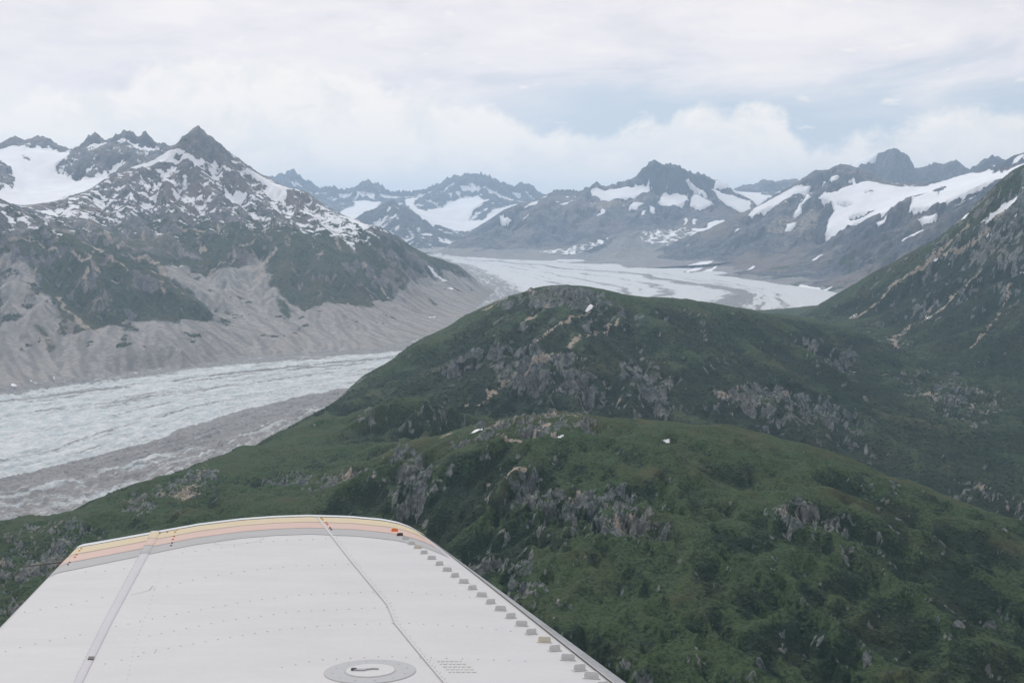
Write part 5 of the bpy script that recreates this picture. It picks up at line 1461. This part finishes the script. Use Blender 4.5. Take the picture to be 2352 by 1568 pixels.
        F += [(4, 5, 6, 7), (0, 1, 5, 4), (1, 2, 6, 5), (2, 3, 7, 6), (3, 0, 4, 7)]
        # fin with raked ends
        for sy in (-1, 1):
            for sx, h in ((-1.0, 0.0013), (1.0, 0.0013), (0.98, 0.0086), (0.82, 0.0108), (-0.70, 0.0108), (-0.88, 0.0090)):
                V.append(lift(c + t * ln * sx + s_ * 0.0009 * sy, h))
        F += [(8, 9, 10, 11, 12, 13), (19, 18, 17, 16, 15, 14)] + [(8 + k, 14 + k, 14 + (k + 1) % 6, 8 + (k + 1) % 6) for k in range(6)]
        key = 'orange' if i == 0 else 'dark' if i == 1 else 'fin2' if i in (4, 18) else 'fin'
        P_('vortex_generator', V, F, PT[key], label={0: 'orange fin nearest the wing tip', 1: 'dark brown fin second from the wing tip'}.get(i))

    # filler cap
    c0 = wp(850.5, 1541)
    ex = np.array([1.0, 0, 0]); ey = np.cross(WN, ex)

    def disc(name, rings, mat, parent, nseg=64, ctr=c0):
        V, F = [], []
        for r_, h in rings:
            for k in range(nseg):
                a = 2 * math.pi * k / nseg
                V.append(lift(ctr + ex * math.cos(a) * r_ + ey * math.sin(a) * r_, h))
        for i in range(len(rings) - 1):
            for k in range(nseg):
                F.append((i * nseg + k, i * nseg + (k + 1) % nseg, (i + 1) * nseg + (k + 1) % nseg, (i + 1) * nseg + k))
        if rings[-1][0] > 0.001 and name != 'gasket':
            F.append(tuple(range((len(rings) - 1) * nseg, len(rings) * nseg)))
        return P_(name, V, F, mat, parent)

    ring = disc('fuel_cap', [(0.07695, 0.00034), (0.07597, 0.00126), (0.04627, 0.00134)], PT['cap'], None)
    ring['label'] = 'round flush fuel filler cap with folding latch'
    disc('gasket', [(0.04407, 0.00134), (0.04407, 0.00176), (0.04213, 0.00176), (0.04213, 0.00134)], PT['seam'], ring)
    disc('lid', [(0.04164, 0.00143), (0.04115, 0.00252), (0.00974, 0.00277)], PT['white'], ring)
    disc('edge_bead', [(0.07768, 0.00034), (0.07768, 0.00067), (0.07670, 0.00067)], PT['seam'], ring)
    # latch: a bent lever across the lid
    lv = [(-0.062, -0.008), (-0.050, -0.014), (-0.020, -0.016), (-0.012, -0.006), (0.010, 0.004), (0.026, 0.000), (0.028, 0.010), (0.004, 0.014), (-0.020, 0.006), (-0.050, 0.002), (-0.062, 0.002)]
    V = [lift(c0 + ex * x * 0.487 + ey * y * 0.487, h) for h in (0.0028, 0.0052) for x, y in lv]
    n = len(lv)
    P_('latch', V, [tuple(range(n, 2 * n))] + [(i, (i + 1) % n, n + (i + 1) % n, n + i) for i in range(n)], PT['cap'], ring)
    kn = [(-0.066, -0.009), (-0.050, -0.012), (-0.047, -0.002), (-0.062, 0.003)]
    V = [lift(c0 + ex * x * 0.487 + ey * y * 0.487, h) for h in (0.0029, 0.0064) for x, y in kn]
    P_('latch_tab', V, [(4, 5, 6, 7)] + [(i, (i + 1) % 4, 4 + (i + 1) % 4, 4 + i) for i in range(4)], PT['dark'], ring)
    for k in range(12):
        a = 2 * math.pi * (k + 0.5) / 12
        disc('screw_head', [(0.0020, 0.0013), (0.0017, 0.0018)], PT['rivet'], ring, 8, c0 + ex * math.cos(a) * 0.0625 + ey * math.sin(a) * 0.0625)

    # faded placard beside the cap: rows of worn marks, no longer legible
    V, F = [], []
    rr = random.Random(3)
    for row in range(5):
        x = 0.0
        while x < 0.043:
            w = rr.uniform(0.003, 0.008)
            o_ = wp(1004 + row * 6.5, 1519 + row * 6.2) + ex * x * 1.0
            n = len(V)
            for dx, dy in ((0, 0), (w, 0), (w, 0.008), (0, 0.008)):
                V.append(lift(o_ + ex * dx + ey * dy, 0.0005))
            F.append((n, n + 1, n + 2, n + 3))
            x += w + 0.0025
    P_('placard', V, F, PT['faint'], label='faded illegible placard beside the filler cap')['kind'] = 'stuff'

    # static wick at the trailing edge
    a, b = ws(150, 1283, -0.004), ws(150, 1283, -0.004) + np.array([-0.11, -0.06, 0.004])
    V, F = [], []
    for c, r_ in ((a, 0.0024), (a + (b - a) * 0.3, 0.0020), (b, 0.0010)):
        for k in range(6):
            an = math.pi / 3 * k
            V.append(c + np.array([0.1, math.cos(an), math.sin(an)]) * r_)
    for i in range(2):
        for k in range(6):
            F.append((i * 6 + k, i * 6 + (k + 1) % 6, (i + 1) * 6 + (k + 1) % 6, (i + 1) * 6 + k))
    F.append(tuple(range(12, 18)))
    P_('static_wick', V, F, PT['dark'])
    return wing


build_wing()
# ------------------------------------------------------------------ air
def haze():
    me = bpy.data.meshes.new('haze')
    x, y0, y1, z0, z1 = 33000, -33000, 33000, -5, 1900
    v = [(sx * x, yy, zz) for zz in (z0, z1) for yy in (y0, y1) for sx in (-1, 1)]
    f = [(0, 2, 3, 1), (4, 5, 7, 6), (0, 1, 5, 4), (2, 6, 7, 3), (0, 4, 6, 2), (1, 3, 7, 5)]
    me.from_pydata(v, [], f)
    m = bpy.data.materials.new('hazy_air')
    m.use_nodes = True
    T = NT(m.node_tree)
    vol = T.n('ShaderNodeVolumePrincipled', {'Color': (0.58, 0.78, 1.0, 1), 'Density': 4.6e-5, 'Anisotropy': 0.2})
    T.n('ShaderNodeOutputMaterial', {'Volume': vol.outputs[0]})
    me.materials.append(m)
    o = bpy.data.objects.new('haze', me)
    COL.objects.link(o)
    tag(o, 'thin bluish haze filling the valley air', 'haze', kind='stuff')


haze()
